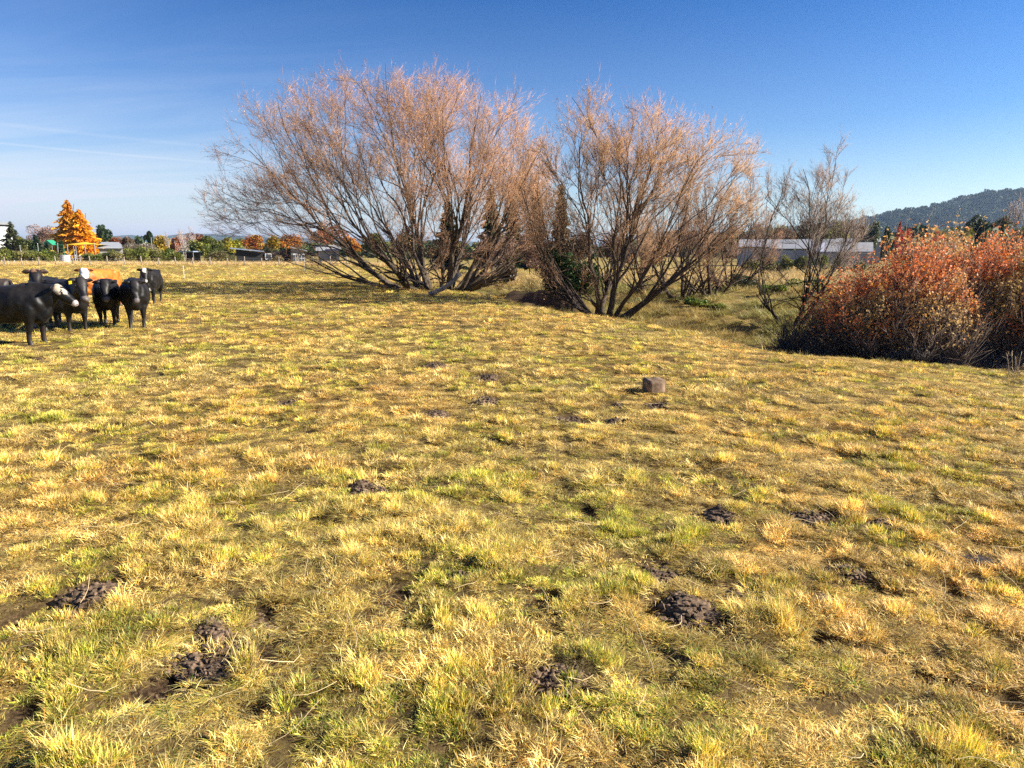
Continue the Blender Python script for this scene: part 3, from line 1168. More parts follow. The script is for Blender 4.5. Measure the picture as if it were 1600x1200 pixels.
def sprout(P, nper, t0, t1, a0, a1, r, upbias=0.0, power=1.0):
    N, K, _ = P.shape
    i = np.repeat(np.arange(N), nper)
    n = len(i)
    t = t0 + (t1 - t0) * r.uniform(0, 1, n) ** power
    f = t * (K - 1); k = np.minimum(f.astype(int), K - 2); fr = (f - k)[:, None]
    s = P[i, k] * (1 - fr) + P[i, k + 1] * fr
    T = unit(P[i, k + 1] - P[i, k])
    rnd = r.normal(0, 1, (n, 3)); rnd[:, 2] += upbias
    perp = unit(rnd - np.sum(rnd * T, -1, keepdims=True) * T)
    a = r.uniform(a0, a1, n)[:, None]
    return s, unit(T * np.cos(a) + perp * np.sin(a)), i, t


def taper(P, r0, r1, power=1.0):
    K = P.shape[1]
    t = np.linspace(0, 1, K)[None] ** power
    return r0[:, None] * (1 - t) + r1[:, None] * t


def lens(P):
    return np.sum(np.linalg.norm(np.diff(P, axis=1), axis=-1), 1)


def cards(pos, size, r, cols, up=0.0, long=1.6, nrm=None):
    """leaf shaped quads"""
    n = len(pos)
    a = unit(r.normal(0, 1, (n, 3)) + np.array([0, 0, up])) if nrm is None else nrm
    b = unit(np.cross(a, r.normal(0, 1, (n, 3))))
    s = (size * r.uniform(0.6, 1.3, n))[:, None]
    V = np.empty((n, 4, 3))
    V[:, 0] = pos - a * s * long * 0.5
    V[:, 1] = pos + b * s * 0.5
    V[:, 2] = pos + a * s * long * 0.5
    V[:, 3] = pos - b * s * 0.5
    f = np.arange(n * 4).reshape(n, 4)
    return V.reshape(-1, 3), f, np.repeat(cols, 4, 0)


BARK = np.array([0.085, 0.066, 0.05])
BARK2 = np.array([0.15, 0.105, 0.07])
TWIG_O = np.array([0.55, 0.30, 0.16])


def bare_tree(name, label, cat, base, limbs, env, counts, seed, tip=TWIG_O, bark=BARK, r_limb=0.13, twig_len=0.8, twig_n=5,
              leaf_n=0, leaf_cols=None, group=None, up=(0.03, 0.05, 0.08, 0.10), thin=1.0, dark_low=None, lf=(0.16, 0.085, 0.055), leaf_size=0.05, forks=0, twig_r=0.0065, t_low=0.2, cull=1.0, low0=0.1, low1=0.42):
    """limbs: list of (offset x, offset y, dir xyz, length, radius)"""
    r = np.random.default_rng(seed)
    root = empty(name, base)
    tag(root, label, cat, group)
    if isinstance(limbs, dict):
        P0, R0, Pf, Rf = dome_limbs(env, r=r, **limbs)
    else:
        L = np.array(limbs, float)
        st = np.stack([L[:, 0], L[:, 1], np.full(len(L), -0.25)], -1)
        P0 = grow(st, L[:, 2:5], L[:, 5], 14, 0.07, up[0], env, r)
        R0 = taper(P0, L[:, 6], np.full(len(P0), 0.009), 0.6)
        sf, df, fi, ft = sprout(P0, max(forks, 1), 0.14, 0.55, 0.18, 0.5, r, upbias=0.15)
        Pf = grow(sf, df, L[:, 5][fi] * 0.95, 14, 0.075, up[0], env, r)
        rf = R0[fi, (ft * 14).astype(int)] * 0.72
        Rf = taper(Pf, rf, np.full(len(Pf), 0.008), 0.6)
    V, F, C = [], [], []; nv = 0
    Vt, Ft, Ct = [], [], []; nt = 0
    for P, R_, sides in ((P0, R0, 8), (Pf, Rf, 6)):
        v, f = tubes(P, R_, sides, cap=True)
        V.append(v); F += [q + nv for q in f]; C.append(bark[None] * r.uniform(0.8, 1.25, (len(v), 1))); nv += len(v)
    par, prad = np.concatenate([P0, Pf]), np.concatenate([R0, Rf])
    ang = [(0.35, 0.85), (0.35, 0.9), (0.3, 0.85)]
    RM = float(1.0 / env(np.array([[0, 0, 1.0]]))[0])
    allP = []; F3 = []
    for lev, nper in enumerate(counts):
        s, d, i, t = sprout(par, nper, t_low if lev == 0 else 0.12, 0.98, *ang[min(lev, 2)], r, upbias=0.25, power=0.8)
        ln = RM * lf[min(lev, 2)] * r.uniform(0.55, 1.3, len(i))
        rad_ = unit(s - np.array([0, 0, 0.15 * RM]))
        d = unit(d + 0.22 * rad_)
        if lev == 0:                                   # the lower stems stay mostly bare
            ok = r.uniform(0, 1, len(i)) < 0.12 + sstep(low0, low1, s[:, 2] / RM)
            s, d, i, t, ln = s[ok], d[ok], i[ok], t[ok], ln[ok]
        K = (7, 4, 2)[min(lev, 2)]
        P = grow(s, d, ln, K, (0.07, 0.09, 0.10)[min(lev, 2)], up[min(lev + 1, 3)], None, r)
        ok = env(P[:, -1]) < r.uniform(0.95, 1.04, len(P)) * cull            # nothing pokes far out of the crown
        P, i, t = P[ok], i[ok], t[ok]
        kk = np.minimum((t * (par.shape[1] - 1)).astype(int), par.shape[1] - 1)
        r0 = np.minimum(prad[i, kk] * 0.6, (0.045, 0.017, 0.0085)[min(lev, 2)] * thin)
        r0 = np.maximum(r0, (0.010, 0.006, 0.0045)[min(lev, 2)])
        R_ = taper(P, r0, np.maximum(r0 * 0.35, 0.0035))
        if lev >= 2:
            v, f = spikes(P[:, 0], P[:, -1], r0 * 0.9); F3.append(f + nt); f = []
        else:
            v, f = tubes(P, R_, (5, 3)[lev])
        mixt = (0.15, 0.45, 0.85)[min(lev, 2)]
        c = (bark * 1.2 * (1 - mixt) + tip * 0.85 * mixt)[None] * r.uniform(0.75, 1.25, (len(P), 1))
        c = np.repeat(c, len(v) // len(P), 0)
        if lev == 0:
            V.append(v); F += [q + nv for q in f]; C.append(c); nv += len(v)
        else:
            Vt.append(v); Ft += [q + nt for q in f]; Ct.append(c); nt += len(v)
        allP.append(P)
        par, prad = P, R_
    # finest shoots
    shoots = []
    for P, nper, wgt in ((allP[-1], twig_n, 1.0), (allP[-2], 3, 1.4)):
        s, d, i, t = sprout(P, nper, 0.1, 0.95, 0.2, 0.6, r, upbias=0.4)
        ln = RM * 0.032 * wgt * r.uniform(0.5, 1.3, len(s))
        E = s + unit(d + np.array([0, 0, up[3] * 2])) * ln[:, None]
        v, f = spikes(s, E, twig_r * r.uniform(0.7, 1.25, len(s)))
        inner = 1 - sstep(0.55, 0.95, env(E))[:, None] * (0.45 + 0.55 * sstep(0.15, 0.6, E[:, 2:3] / max(E[:, 2].max(), 1)))
        c = (tip[None] * (1 - inner) + inner * (0.55 * bark + 0.30 * tip)) * r.uniform(0.55, 1.4, (len(s), 1))
        lob = fbm(E[:, 0] * 0.6, E[:, 2] * 0.6 + E[:, 1] * 0.4, 2, seed)[:, None]
        c = c * (1 + 0.6 * (lob - 0.5) * np.array([1.0, 0.5, 0.1]))
        c = c.repeat(4, 0)
        Vt.append(v); F3.append(f + nt); Ct.append(c); nt += len(v)
        shoots.append(np.stack([s, (s + E) / 2, E], 1))
    link("trunk", mesh_np("trunk", np.vstack(V), [np.vstack([q for q in F if q.shape[1] == 4]), np.vstack([q for q in F if q.shape[1] == 3])], True, np.vstack(C)), M['bark'], root)
    crown = link("crown", mesh_np("crown", np.vstack(Vt), [np.vstack(Ft), np.vstack(F3)], True, np.vstack(Ct)), M['twig'], root)
    if leaf_n:
        G = np.vstack(shoots)
        j = r.integers(0, len(G), leaf_n); k = r.integers(1, 3, leaf_n)
        e = env(G[j, k]) if env is not None else np.ones(leaf_n)
        hz = G[j, k, 2]
        ok = r.uniform(0, 1, leaf_n) < sstep(0.45, 0.95, e)
        pos = G[j, k][ok] + r.normal(0, 0.03, (ok.sum(), 3))
        lc = np.array(leaf_cols)[r.integers(0, len(leaf_cols), len(pos))] * r.uniform(0.6, 1.3, (len(pos), 1))
        v, f, c = cards(pos, leaf_size, r, lc, long=2.4)
        link("leaves", mesh_np("leaves", v, f, False, c), M['leaf'], crown)
    print(name, "tris", sum(len(q) * 2 for q in F) + sum(len(q) * 2 for q in Ft) + sum(len(q) for q in F3))
    return root


def arc(A, C, T, K, r, wob):
    t = np.linspace(0, 1, K + 1)[None, :, None]
    P = (1 - t) ** 2 * A[:, None] + 2 * t * (1 - t) * C[:, None] + t * t * T[:, None]
    ln = np.linalg.norm(T - A, axis=-1)[:, None, None]
    ph = r.uniform(0, 6.28, (len(A), 1, 3)); fq = r.uniform(1.2, 2.6, (len(A), 1, 3))
    w = np.sin(ph + fq * t * 6.28) - np.sin(ph) * (1 - t) - np.sin(ph + fq * 6.28) * t
    w2 = np.sin(ph * 2 + fq * t * 15.0) * 0.35 * np.minimum(t * 6, 1)
    return P + ln * wob * (w + w2)


def dome_limbs(env, n, mains, foot, r, lims=(0.72, 0.9), lo=0.10, sag=0.09, wob=0.012, rad=0.13, minlift=0.0, fork=(0.18, 0.55)):
    """n limbs: the first `mains` rise from the stool, the others fork from the nearest of those"""
    i = np.arange(n) + 0.5
    z = lo + (1 - lo) * (i / n)
    a = i * 2.399963 + r.uniform(0, 6.28)
    d = np.stack([np.sqrt(1 - z * z) * np.cos(a), np.sqrt(1 - z * z) * np.sin(a), z], -1)
    d = unit(d + r.normal(0, 0.06, d.shape))
    d[:, 2] = np.abs(d[:, 2])
    T = d / env(d)[:, None] * r.uniform(lims[0], lims[1], n)[:, None]
    order = r.permutation(n)
    m, k = order[:mains], order[mains:]
    A = np.stack([T[m, 0] / np.abs(T[:, 0]).max() * foot[0], T[m, 1] / np.abs(T[:, 1]).max() * foot[1], np.full(mains, -0.25)], -1) + np.concatenate([r.normal(0, 0.10, (mains, 2)), np.zeros((mains, 1))], 1)
    h = T[m] - A
    C = A + 0.45 * h; C[:, 2] -= sag * np.linalg.norm(h, axis=-1); C[:, 2] = np.maximum(C[:, 2], 0.35 + minlift)
    P0 = arc(A, C, T[m], 14, r, wob)
    dm = unit(T[m]); dk = unit(T[k])
    near = np.argsort(-(dk @ dm.T), axis=1)[:, :2]
    pick = near[np.arange(len(k)), r.integers(0, 2, len(k))]
    tt = r.uniform(fork[0], fork[1], len(k)); kk = (tt * 14).astype(int)
    S = P0[pick, kk]; tg = unit(P0[pick, kk + 1] - S)
    h = T[k] - S; l = np.linalg.norm(h, axis=-1)[:, None]
    Pf = arc(S, S + tg * 0.3 * l + h * 0.2, T[k], 14, r, wob)
    r0 = rad * r.uniform(0.7, 1.25, mains)
    R0 = taper(P0, r0, np.full(mains, 0.010), 0.62)
    rf = R0[pick, kk] * r.uniform(0.55, 0.8, len(k))
    Rf = taper(Pf, rf, np.full(len(k), 0.009), 0.62)
    return P0, R0, Pf, Rf


def fan_limbs(n, xs, tilt_l, tilt_r, depth, length, rad, r, jitter=0.12, ysp=0.4):
    """stems fanning from a stool: leaning left at one end, right at the other"""
    out = []
    for i in range(n):
        t = (i + 0.5) / n
        tilt = tilt_l + (tilt_r - tilt_l) * t + r.normal(0, jitter)
        y = r.uniform(-depth, depth)
        out.append((xs[0] + (xs[1] - xs[0]) * t + r.normal(0, 0.08), r.uniform(-ysp, ysp), math.sin(tilt), y, math.cos(tilt), length * r.uniform(0.85, 1.12), rad * r.uniform(0.7, 1.25)))
    return out


ORANGE_LEAF = [(0.60, 0.30, 0.12), (0.64, 0.37, 0.18), (0.52, 0.26, 0.16), (0.66, 0.44, 0.26)]


def tree_willow_big():
    Y = 34.5
    k = Y / FPX * 1.01
    base = (x_at(685, Y, 452), Y, 0)
    base = (base[0], Y, gh(base[0], Y))
    env = envelope([(0, 110 * k), (15, 150 * k), (33, 235 * k), (53, 300 * k), (66, 330 * k), (81, 340 * k), (90, 338 * k)],
                   [(0, 100 * k), (5, 220 * k), (11, 340 * k), (16, 398 * k), (33, 402 * k), (46, 408 * k), (57, 385 * k), (70, 348 * k), (80, 338 * k), (90, 338 * k)], 0.72)
    r = np.random.default_rng(12)
    limbs = dict(n=185, mains=21, foot=(2.0, 0.9), lims=(0.70, 0.92), lo=0.06, sag=0.10, rad=0.17, wob=0.011)
    bare_tree("willow_tree", 'big wide bare willow with many fanning stems, its lowest limbs sweeping toward the dark shed', 'tree', base, limbs, env,
              (7, 6, 5), 21, twig_len=0.45, twig_n=3, twig_r=0.0048, t_low=0.4, cull=0.96, leaf_size=0.03, leaf_n=22000, leaf_cols=ORANGE_LEAF, up=(0.03, 0.02, 0.035, 0.06), lf=(0.16, 0.085, 0.055))


def tree_willow_second():
    Y = 27.0
    k = Y / FPX * 1.01
    x = x_at(945, Y, 492)
    base = (x, Y, min(gh(x, Y), z_at(492, Y)))
    env = envelope([(0, 110 * k), (20, 150 * k), (31, 215 * k), (36, 300 * k), (45, 345 * k), (55, 357 * k), (70, 347 * k), (80, 342 * k), (90, 340 * k)],
                   [(0, 90 * k), (25, 140 * k), (39, 170 * k), (53, 245 * k), (62, 308 * k), (74, 345 * k), (90, 340 * k)], 0.8)
    r = np.random.default_rng(13)
    limbs = dict(n=115, mains=9, foot=(0.9, 0.4), lims=(0.70, 0.92), lo=0.3, sag=0.03, rad=0.17, wob=0.010, fork=(0.26, 0.62))
    bare_tree("willow_tree", 'second bare willow, straight dark stems leaning over the gully beside the evergreen bush', 'tree', base, limbs, env,
              (6, 6, 5), 22, twig_r=0.0044, t_low=0.42, cull=0.96, leaf_size=0.028, tip=np.array([0.50, 0.285, 0.14]), bark=np.array([0.075, 0.055, 0.042]), twig_len=0.38, twig_n=3, leaf_n=7000, leaf_cols=ORANGE_LEAF,
              up=(0.025, 0.025, 0.04, 0.06), lf=(0.16, 0.085, 0.055), thin=0.9)


def tree_small():
    Y = 26.0
    k = Y / FPX * 1.0
    x = x_at(1238, Y, 498)
    base = (x, Y, min(gh(x, Y), z_at(500, Y)))
    env = envelope([(0, 60 * k), (30, 100 * k), (45, 135 * k), (60, 205 * k), (72, 255 * k), (80, 268 * k), (90, 266 * k)],
                   [(0, 40 * k), (45, 90 * k), (60, 150 * k), (70, 220 * k), (80, 252 * k), (90, 266 * k)], 0.7)
    limbs = dict(n=46, mains=3, foot=(0.3, 0.1), lims=(0.72, 0.98), lo=0.55, sag=0.02, rad=0.12, wob=0.012, fork=(0.36, 0.75))
    LIM[:] = [0.84, 1.0]
    bare_tree("bare_tree", 'slim dark leafless tree with twin curved stems, beside the red shrub', 'tree', base, limbs, env, (7, 6, 5), 23, t_low=0.32, cull=1.1, low0=0.15, low1=0.5,
              tip=np.array([0.27, 0.19, 0.14]), bark=np.array([0.045, 0.035, 0.028]), twig_len=0.36, twig_n=3, twig_r=0.0045, up=(0.04, 0.04, 0.05, 0.05), lf=(0.16, 0.085, 0.055), thin=0.8)


def gully_trees():
    r = np.random.default_rng(41)
    for (px, Y, h, lean, lab, sd) in (
            (1068, 37, 6.8, 0.1, 'brown bare willow in the gully, thick stump trunk, next to the second big willow', 31),
            (1108, 36, 7.2, 0.05, 'bare gully willow of many upright stems between two other gully willows', 32),
            (1142, 39, 6.6, 0.25, 'bare gully willow spreading low toward the slim dark tree', 33),
            (1010, 42, 6.6, -0.1, 'bare gully willow seen through the stems of the second big willow', 34)):
        x = x_at(px, Y, 465)
        base = (x, Y, gh(x, Y))
        env = envelope([(0, 1.6), (30, 2.6), (60, h * 0.85), (90, h)], [(0, 1.4), (30, 2.3), (60, h * 0.85), (90, h)], 0.9)
        limbs = dict(n=36, mains=9, foot=(0.5, 0.4), lims=(0.70, 0.92), lo=0.25, sag=0.03, rad=0.11, wob=0.007)
        bare_tree("gully_willow", lab, 'tree', base, limbs, env, (6, 6, 5), sd, cull=1.02, leaf_size=0.03, twig_r=0.005, t_low=0.35, tip=np.array([0.30, 0.17, 0.105]), bark=np.array([0.06, 0.042, 0.03]),
                  twig_len=0.42, twig_n=2, leaf_n=1500, leaf_cols=ORANGE_LEAF, group='bare willows in the gully', lf=(0.16, 0.085, 0.055), thin=0.8)


tree_willow_big()
tree_willow_second()
tree_small()
gully_trees()

# ------------------------------------------------------------------ shrubs


def twig_shrub(name, label, base, rx, ry, h, nstem, n1, n2, cols, leaf_n, leaf_size, seed, twigc=(0.16, 0.11, 0.08), lowbare=0.45, tiltmax=1.05, cat='shrub', group=None, upr=0.05):
    r = np.random.default_rng(seed)
    root = empty(name, base)
    tag(root, label, cat, group)
    a = r.uniform(0, 2 * math.pi, nstem); q = np.sqrt(r.uniform(0, 1, nstem))
    st = np.stack([0.62 * rx * q * np.cos(a), 0.62 * ry * q * np.sin(a), np.zeros(nstem)], -1)
    st[:, 2] = ground_h(base[0] + st[:, 0], base[1] + st[:, 1]) - base[2] - 0.08
    tl = q * tiltmax * r.uniform(0.6, 1.1, nstem)
    a2 = a + r.normal(0, 0.5, nstem)
    d = np.stack([np.sin(tl) * np.cos(a2), np.sin(tl) * np.sin(a2), np.cos(tl)], -1)

    def env(p):
        lob = 0.9 + 0.12 * np.sin(p[..., 0] * 2.9 + 0.7 + seed) + 0.09 * np.sin(p[..., 1] * 3.3 + p[..., 0] * 1.1) + 0.06 * np.sin(p[..., 0] * 7.3 + p[..., 1] * 5)
        return np.sqrt((p[..., 0] / rx) ** 2 + (p[..., 1] / ry) ** 2 + (np.maximum(p[..., 2], 0) / h) ** 2) / lob
    P0 = grow(st, d, h * r.uniform(0.7, 1.15, nstem), 8, 0.09, upr, env, r)
    Vt, Ft, Ct = [], [], []; nt = 0

    def put(P, r0, sides, c):
        nonlocal nt
        v, f = tubes(P, taper(P, r0, r0 * 0.4), sides)
        cc = np.repeat(c, len(v) // len(P), 0)
        Vt.append(v); Ft.append(f[0] + nt); Ct.append(cc); nt += len(v)
    tc = np.array(twigc)
    put(P0, np.full(nstem, 0.011) * r.uniform(.7, 1.6, nstem), 4, tc[None] * r.uniform(0.6, 1.2, (nstem, 1)))
    s, d, i, t = sprout(P0, n1, 0.2, 0.98, 0.3, 0.9, r, 0.5)
    P1 = grow(s, d, h * 0.30 * r.uniform(0.4, 1.35, len(s)), 4, 0.12, 0.16, None, r)
    put(P1, np.full(len(P1), 0.006), 3, tc[None] * r.uniform(0.7, 1.4, (len(P1), 1)))
    s, d, i, t = sprout(P1, n2, 0.2, 1.0, 0.25, 0.8, r, 0.6)
    P2 = grow(s, d, h * 0.17 * r.uniform(0.4, 1.5, len(s)), 3, 0.12, 0.22, None, r)
    vs, f3 = spikes(P2[:, 0], P2[:, -1], np.full(len(P2), 0.0052))
    c3 = (tc[None] * r.uniform(0.8, 1.7, (len(P2), 1))).repeat(4, 0)
    Vt.append(vs); Ct.append(c3); f3 = f3 + nt; nt += len(vs)
    stems = link("stems", mesh_np("stems", np.vstack(Vt), [np.vstack(Ft), f3], True, np.vstack(Ct)), M['twig'], root)
    j = r.integers(0, len(P2), leaf_n); k = r.integers(1, 4, leaf_n)
    pos = P2[j, k] + r.normal(0, 0.02, (leaf_n, 3))
    e = env(pos); hz = pos[:, 2] / h
    pr = sstep(lowbare - 0.25, lowbare + 0.25, hz + 0.25 * (e - 0.8) + 0.25 * (fbm(pos[:, 0] * 1.1 + 9, pos[:, 1] * 1.1 + pos[:, 2], 2, seed) - 0.5)) * 0.95 + 0.05
    ok = (r.uniform(0, 1, leaf_n) < pr * sstep(0.3, 0.8, e)) & (e < 1.30)
    pos = pos[ok]
    cl = np.array(cols)
    zone = fbm(pos[:, 0] * 0.8, pos[:, 2] * 0.9 + pos[:, 1] * 0.5, 3, seed + 3)
    ci = np.clip(((zone - 0.3) / 0.4 + r.normal(0, 0.22, len(pos))) * len(cl), 0, len(cl) - 1).astype(int)
    v, f, c = cards(pos, leaf_size, r, cl[ci] * r.uniform(0.6, 1.35, (len(pos), 1)), long=1.8)
    link("foliage", mesh_np("foliage", v, f, False, c), M['leaf'], root)
    return root


REDS = [(0.74, 0.22, 0.06), (0.78, 0.26, 0.07), (0.74, 0.36, 0.17), (0.80, 0.42, 0.07), (0.68, 0.45, 0.18), (0.52, 0.36, 0.13)]


def make_shrubs():
    for (px, Y, rx, ry, h, ns, lab, sd, cols) in (
            (1408, 17.9, 2.3, 1.8, 3.0, 400, 'bushy red orange shrub with bare grey lower twigs, beside the slim dark tree', 51, REDS[:5]),
            (1508, 18.3, 2.4, 1.8, 3.25, 400, 'red shrub of upright shoots growing between two other red shrubs', 52, REDS),
            (1618, 17.8, 2.4, 2.0, 3.2, 380, 'orange red shrub at the muddy end of the shrub thicket', 53, REDS[1:])):
        x = x_at(px, Y, 540)
        twig_shrub("red_shrub", lab, (x, Y, gh(x, Y)), rx, ry, h, ns, 7, 5, cols, 130000, 0.036, sd, group='red autumn shrubs above the gully', lowbare=0.52)

    Y = 18.3
    x = x_at(1288, Y, 540)
    twig_shrub("bare_brush", 'low tangle of bare brown twigs skirting the first red shrub', (x, Y, gh(x, Y)), 1.35, 1.2, 1.5, 260, 7, 4, REDS[2:], 3500, 0.03, 54, lowbare=0.8, twigc=(0.12, 0.08, 0.055), tiltmax=1.25)
    Y = 16.6
    x = x_at(1500, Y, 552)
    twig_shrub("bare_brush", 'low grey bare brush at the muddy foot of the red shrubs', (x, Y, gh(x, Y)), 2.6, 0.7, 0.95, 260, 6, 4, REDS[2:], 1200, 0.03, 55, lowbare=0.9, twigc=(0.11, 0.085, 0.07), tiltmax=1.3)


make_shrubs()


def leaf_ball(n, rx, ry, rz, r, lobes=9, shell=0.5):
    """points filling a lumpy crown made of overlapping clumps"""
    c = unit(r.normal(0, 1, (lobes, 3))) * r.uniform(0.25, 0.72, (lobes, 1))
    c[:, 2] = c[:, 2] * 0.85
    rad = r.uniform(0.30, 0.5, lobes)
    i = r.integers(0, lobes, n)
    p = unit(r.normal(0, 1, (n, 3))) * (r.uniform(shell ** 3, 1, n) ** (1 / 3))[:, None]
    p = c[i] + p * rad[i][:, None]
    return p * np.array([rx, ry, rz]), i


def leafy_tree(name, label, base, h, rx, cols, seed, cat='tree', n=2600, leaf=0.24, trunk_h=0.25, ry=None, group=None, lobes=10, trunk_col=(0.09, 0.07, 0.05), rz_k=1.0, shape='round', trunk_r=None):
    r = np.random.default_rng(seed)
    root = empty(name, base)
    tag(root, label, cat, group)
    ry = ry or rx
    th = h * trunk_h
    cz = (h + th) / 2; rz = (h - th) / 2 * rz_k
    cl = np.array(cols)
    if shape == 'cone':
        t = r.uniform(0, 1, n) ** 0.75                   # 0 top .. 1 bottom
        t = 1 - t
        t = 1 - np.sqrt(r.uniform(0, 1, n))
        hgt = th * 0.4 + t * (h - th * 0.4)
        a = r.uniform(0, 6.28, n)
        tier = 0.72 + 0.28 * np.sin(hgt / h * 58 + np.sin(a * 5) * 1.2) + r.normal(0, 0.06, n)
        rad = rx * (1 - t) ** 0.9 * np.sqrt(r.uniform(0.15, 1, n)) * tier * (1 + 0.22 * np.sin(a * 3 + seed) + 0.12 * np.sin(a * 7 + t * 9))
        pos = np.stack([rad * np.cos(a), rad * np.sin(a) * ry / rx, hgt - rad * 0.22], -1)
        lob = ((a * 2.5 + hgt * 3).astype(int)) % 97
        nrm = unit(np.stack([np.cos(a), np.sin(a), -0.25 + 0 * a], -1) + r.normal(0, 0.35, (n, 3)))
        v, f, c = None, None, None
    elif shape == 'column':
        t = r.uniform(0, 1, n); a = r.uniform(0, 6.28, n)
        rad = rx * np.sin(np.clip(t * 0.9 + 0.1, 0, 1) * math.pi) ** 0.6 * r.uniform(0.4, 1, n)
        pos = np.stack([rad * np.cos(a), rad * np.sin(a), th + t * (h - th)], -1)
        lob = (t * 9).astype(int); nrm = None
    else:
        pos, lob = leaf_ball(n, rx, ry, rz, r, lobes)
        pos[:, 2] += cz
        nrm = None
    lc = r.uniform(0.72, 1.28, 120)[lob % 120][:, None]
    z = fbm(pos[:, 0] * 0.7 + seed, pos[:, 2] * 0.7 + pos[:, 1] * 0.5, 3, seed)
    ci = np.clip(((z - 0.3) / 0.4 + r.normal(0, 0.2, n)) * len(cl), 0, len(cl) - 1).astype(int)
    c0 = cl[ci] * lc * r.uniform(0.65, 1.35, (n, 1))
    v, f, c = cards(pos, leaf, r, c0, long=1.5 if shape != 'cone' else 2.6, nrm=nrm)
    crown = link("crown", mesh_np("crown", v, f, False, c), M['leaf'], root)
    # trunk with limbs reaching into the crown
    tr = trunk_r or max(0.05, h * 0.018)
    nl = 6
    top = h * (0.93 if shape in ('cone', 'column') else 0.6)
    P = [grow(np.array([[0, 0, -0.25]]), np.array([[0.02, 0, 1.0]]), np.array([top + 0.25]), 8, 0.03, 0.02, None, r)]
    RR = [taper(P[0], np.array([tr]), np.array([tr * 0.2]))]
    if shape == 'round':
        s, d, i, t = sprout(P[0], nl + 3, 0.3, 0.95, 0.4, 0.9, r, 0.3)
        Q = grow(s, d, np.full(len(s), min(rx, rz) * 0.9), 8, 0.08, 0.04, None, r)
        P.append(Q); RR.append(taper(Q, np.full(len(s), tr * 0.45), np.full(len(s), tr * 0.1)))
    PP = np.vstack(P); RRR = np.vstack(RR)
    v, f = tubes(PP, RRR, 6, cap=True)
    link("trunk", mesh_np("trunk", v, f, True, np.tile(np.array(trunk_col), (len(v), 1))), M['bark'], root)
    return root


DKG = [(0.018, 0.035, 0.014), (0.03, 0.055, 0.02), (0.045, 0.07, 0.025)]
OLV = [(0.06, 0.08, 0.02), (0.10, 0.11, 0.03), (0.15, 0.15, 0.04)]
YEL = [(0.42, 0.30, 0.03), (0.55, 0.36, 0.03), (0.35, 0.30, 0.04)]
GLD = [(0.74, 0.34, 0.015), (0.82, 0.42, 0.02), (0.66, 0.26, 0.02)]
RST = [(0.24, 0.08, 0.03), (0.32, 0.12, 0.04), (0.20, 0.09, 0.04)]
BRN = [(0.15, 0.10, 0.06), (0.20, 0.13, 0.07), (0.11, 0.08, 0.05)]
GRY = [(0.26, 0.21, 0.17), (0.33, 0.27, 0.21), (0.20, 0.17, 0.12)]
MIXG = [(0.08, 0.10, 0.02), (0.16, 0.18, 0.03), (0.24, 0.22, 0.05)]
PINK = [(0.30, 0.19, 0.15), (0.36, 0.24, 0.18), (0.24, 0.15, 0.11)]
BGT = 'trees behind the far fence'


def bg(name, label, px, Y, ytop, hw, cols, seed, shape='round', zb=None, **kw):
    """a background tree from its picture column, distance, top row and half width"""
    x = x_at(px, Y, 395)
    zb = gh(x, Y) if zb is None else zb
    h = z_at(ytop, Y) - zb
    kw.setdefault('group', BGT)
    return leafy_tree(name, label, (x, Y, zb), h, px_size(hw, Y), cols, seed, shape=shape, **kw)


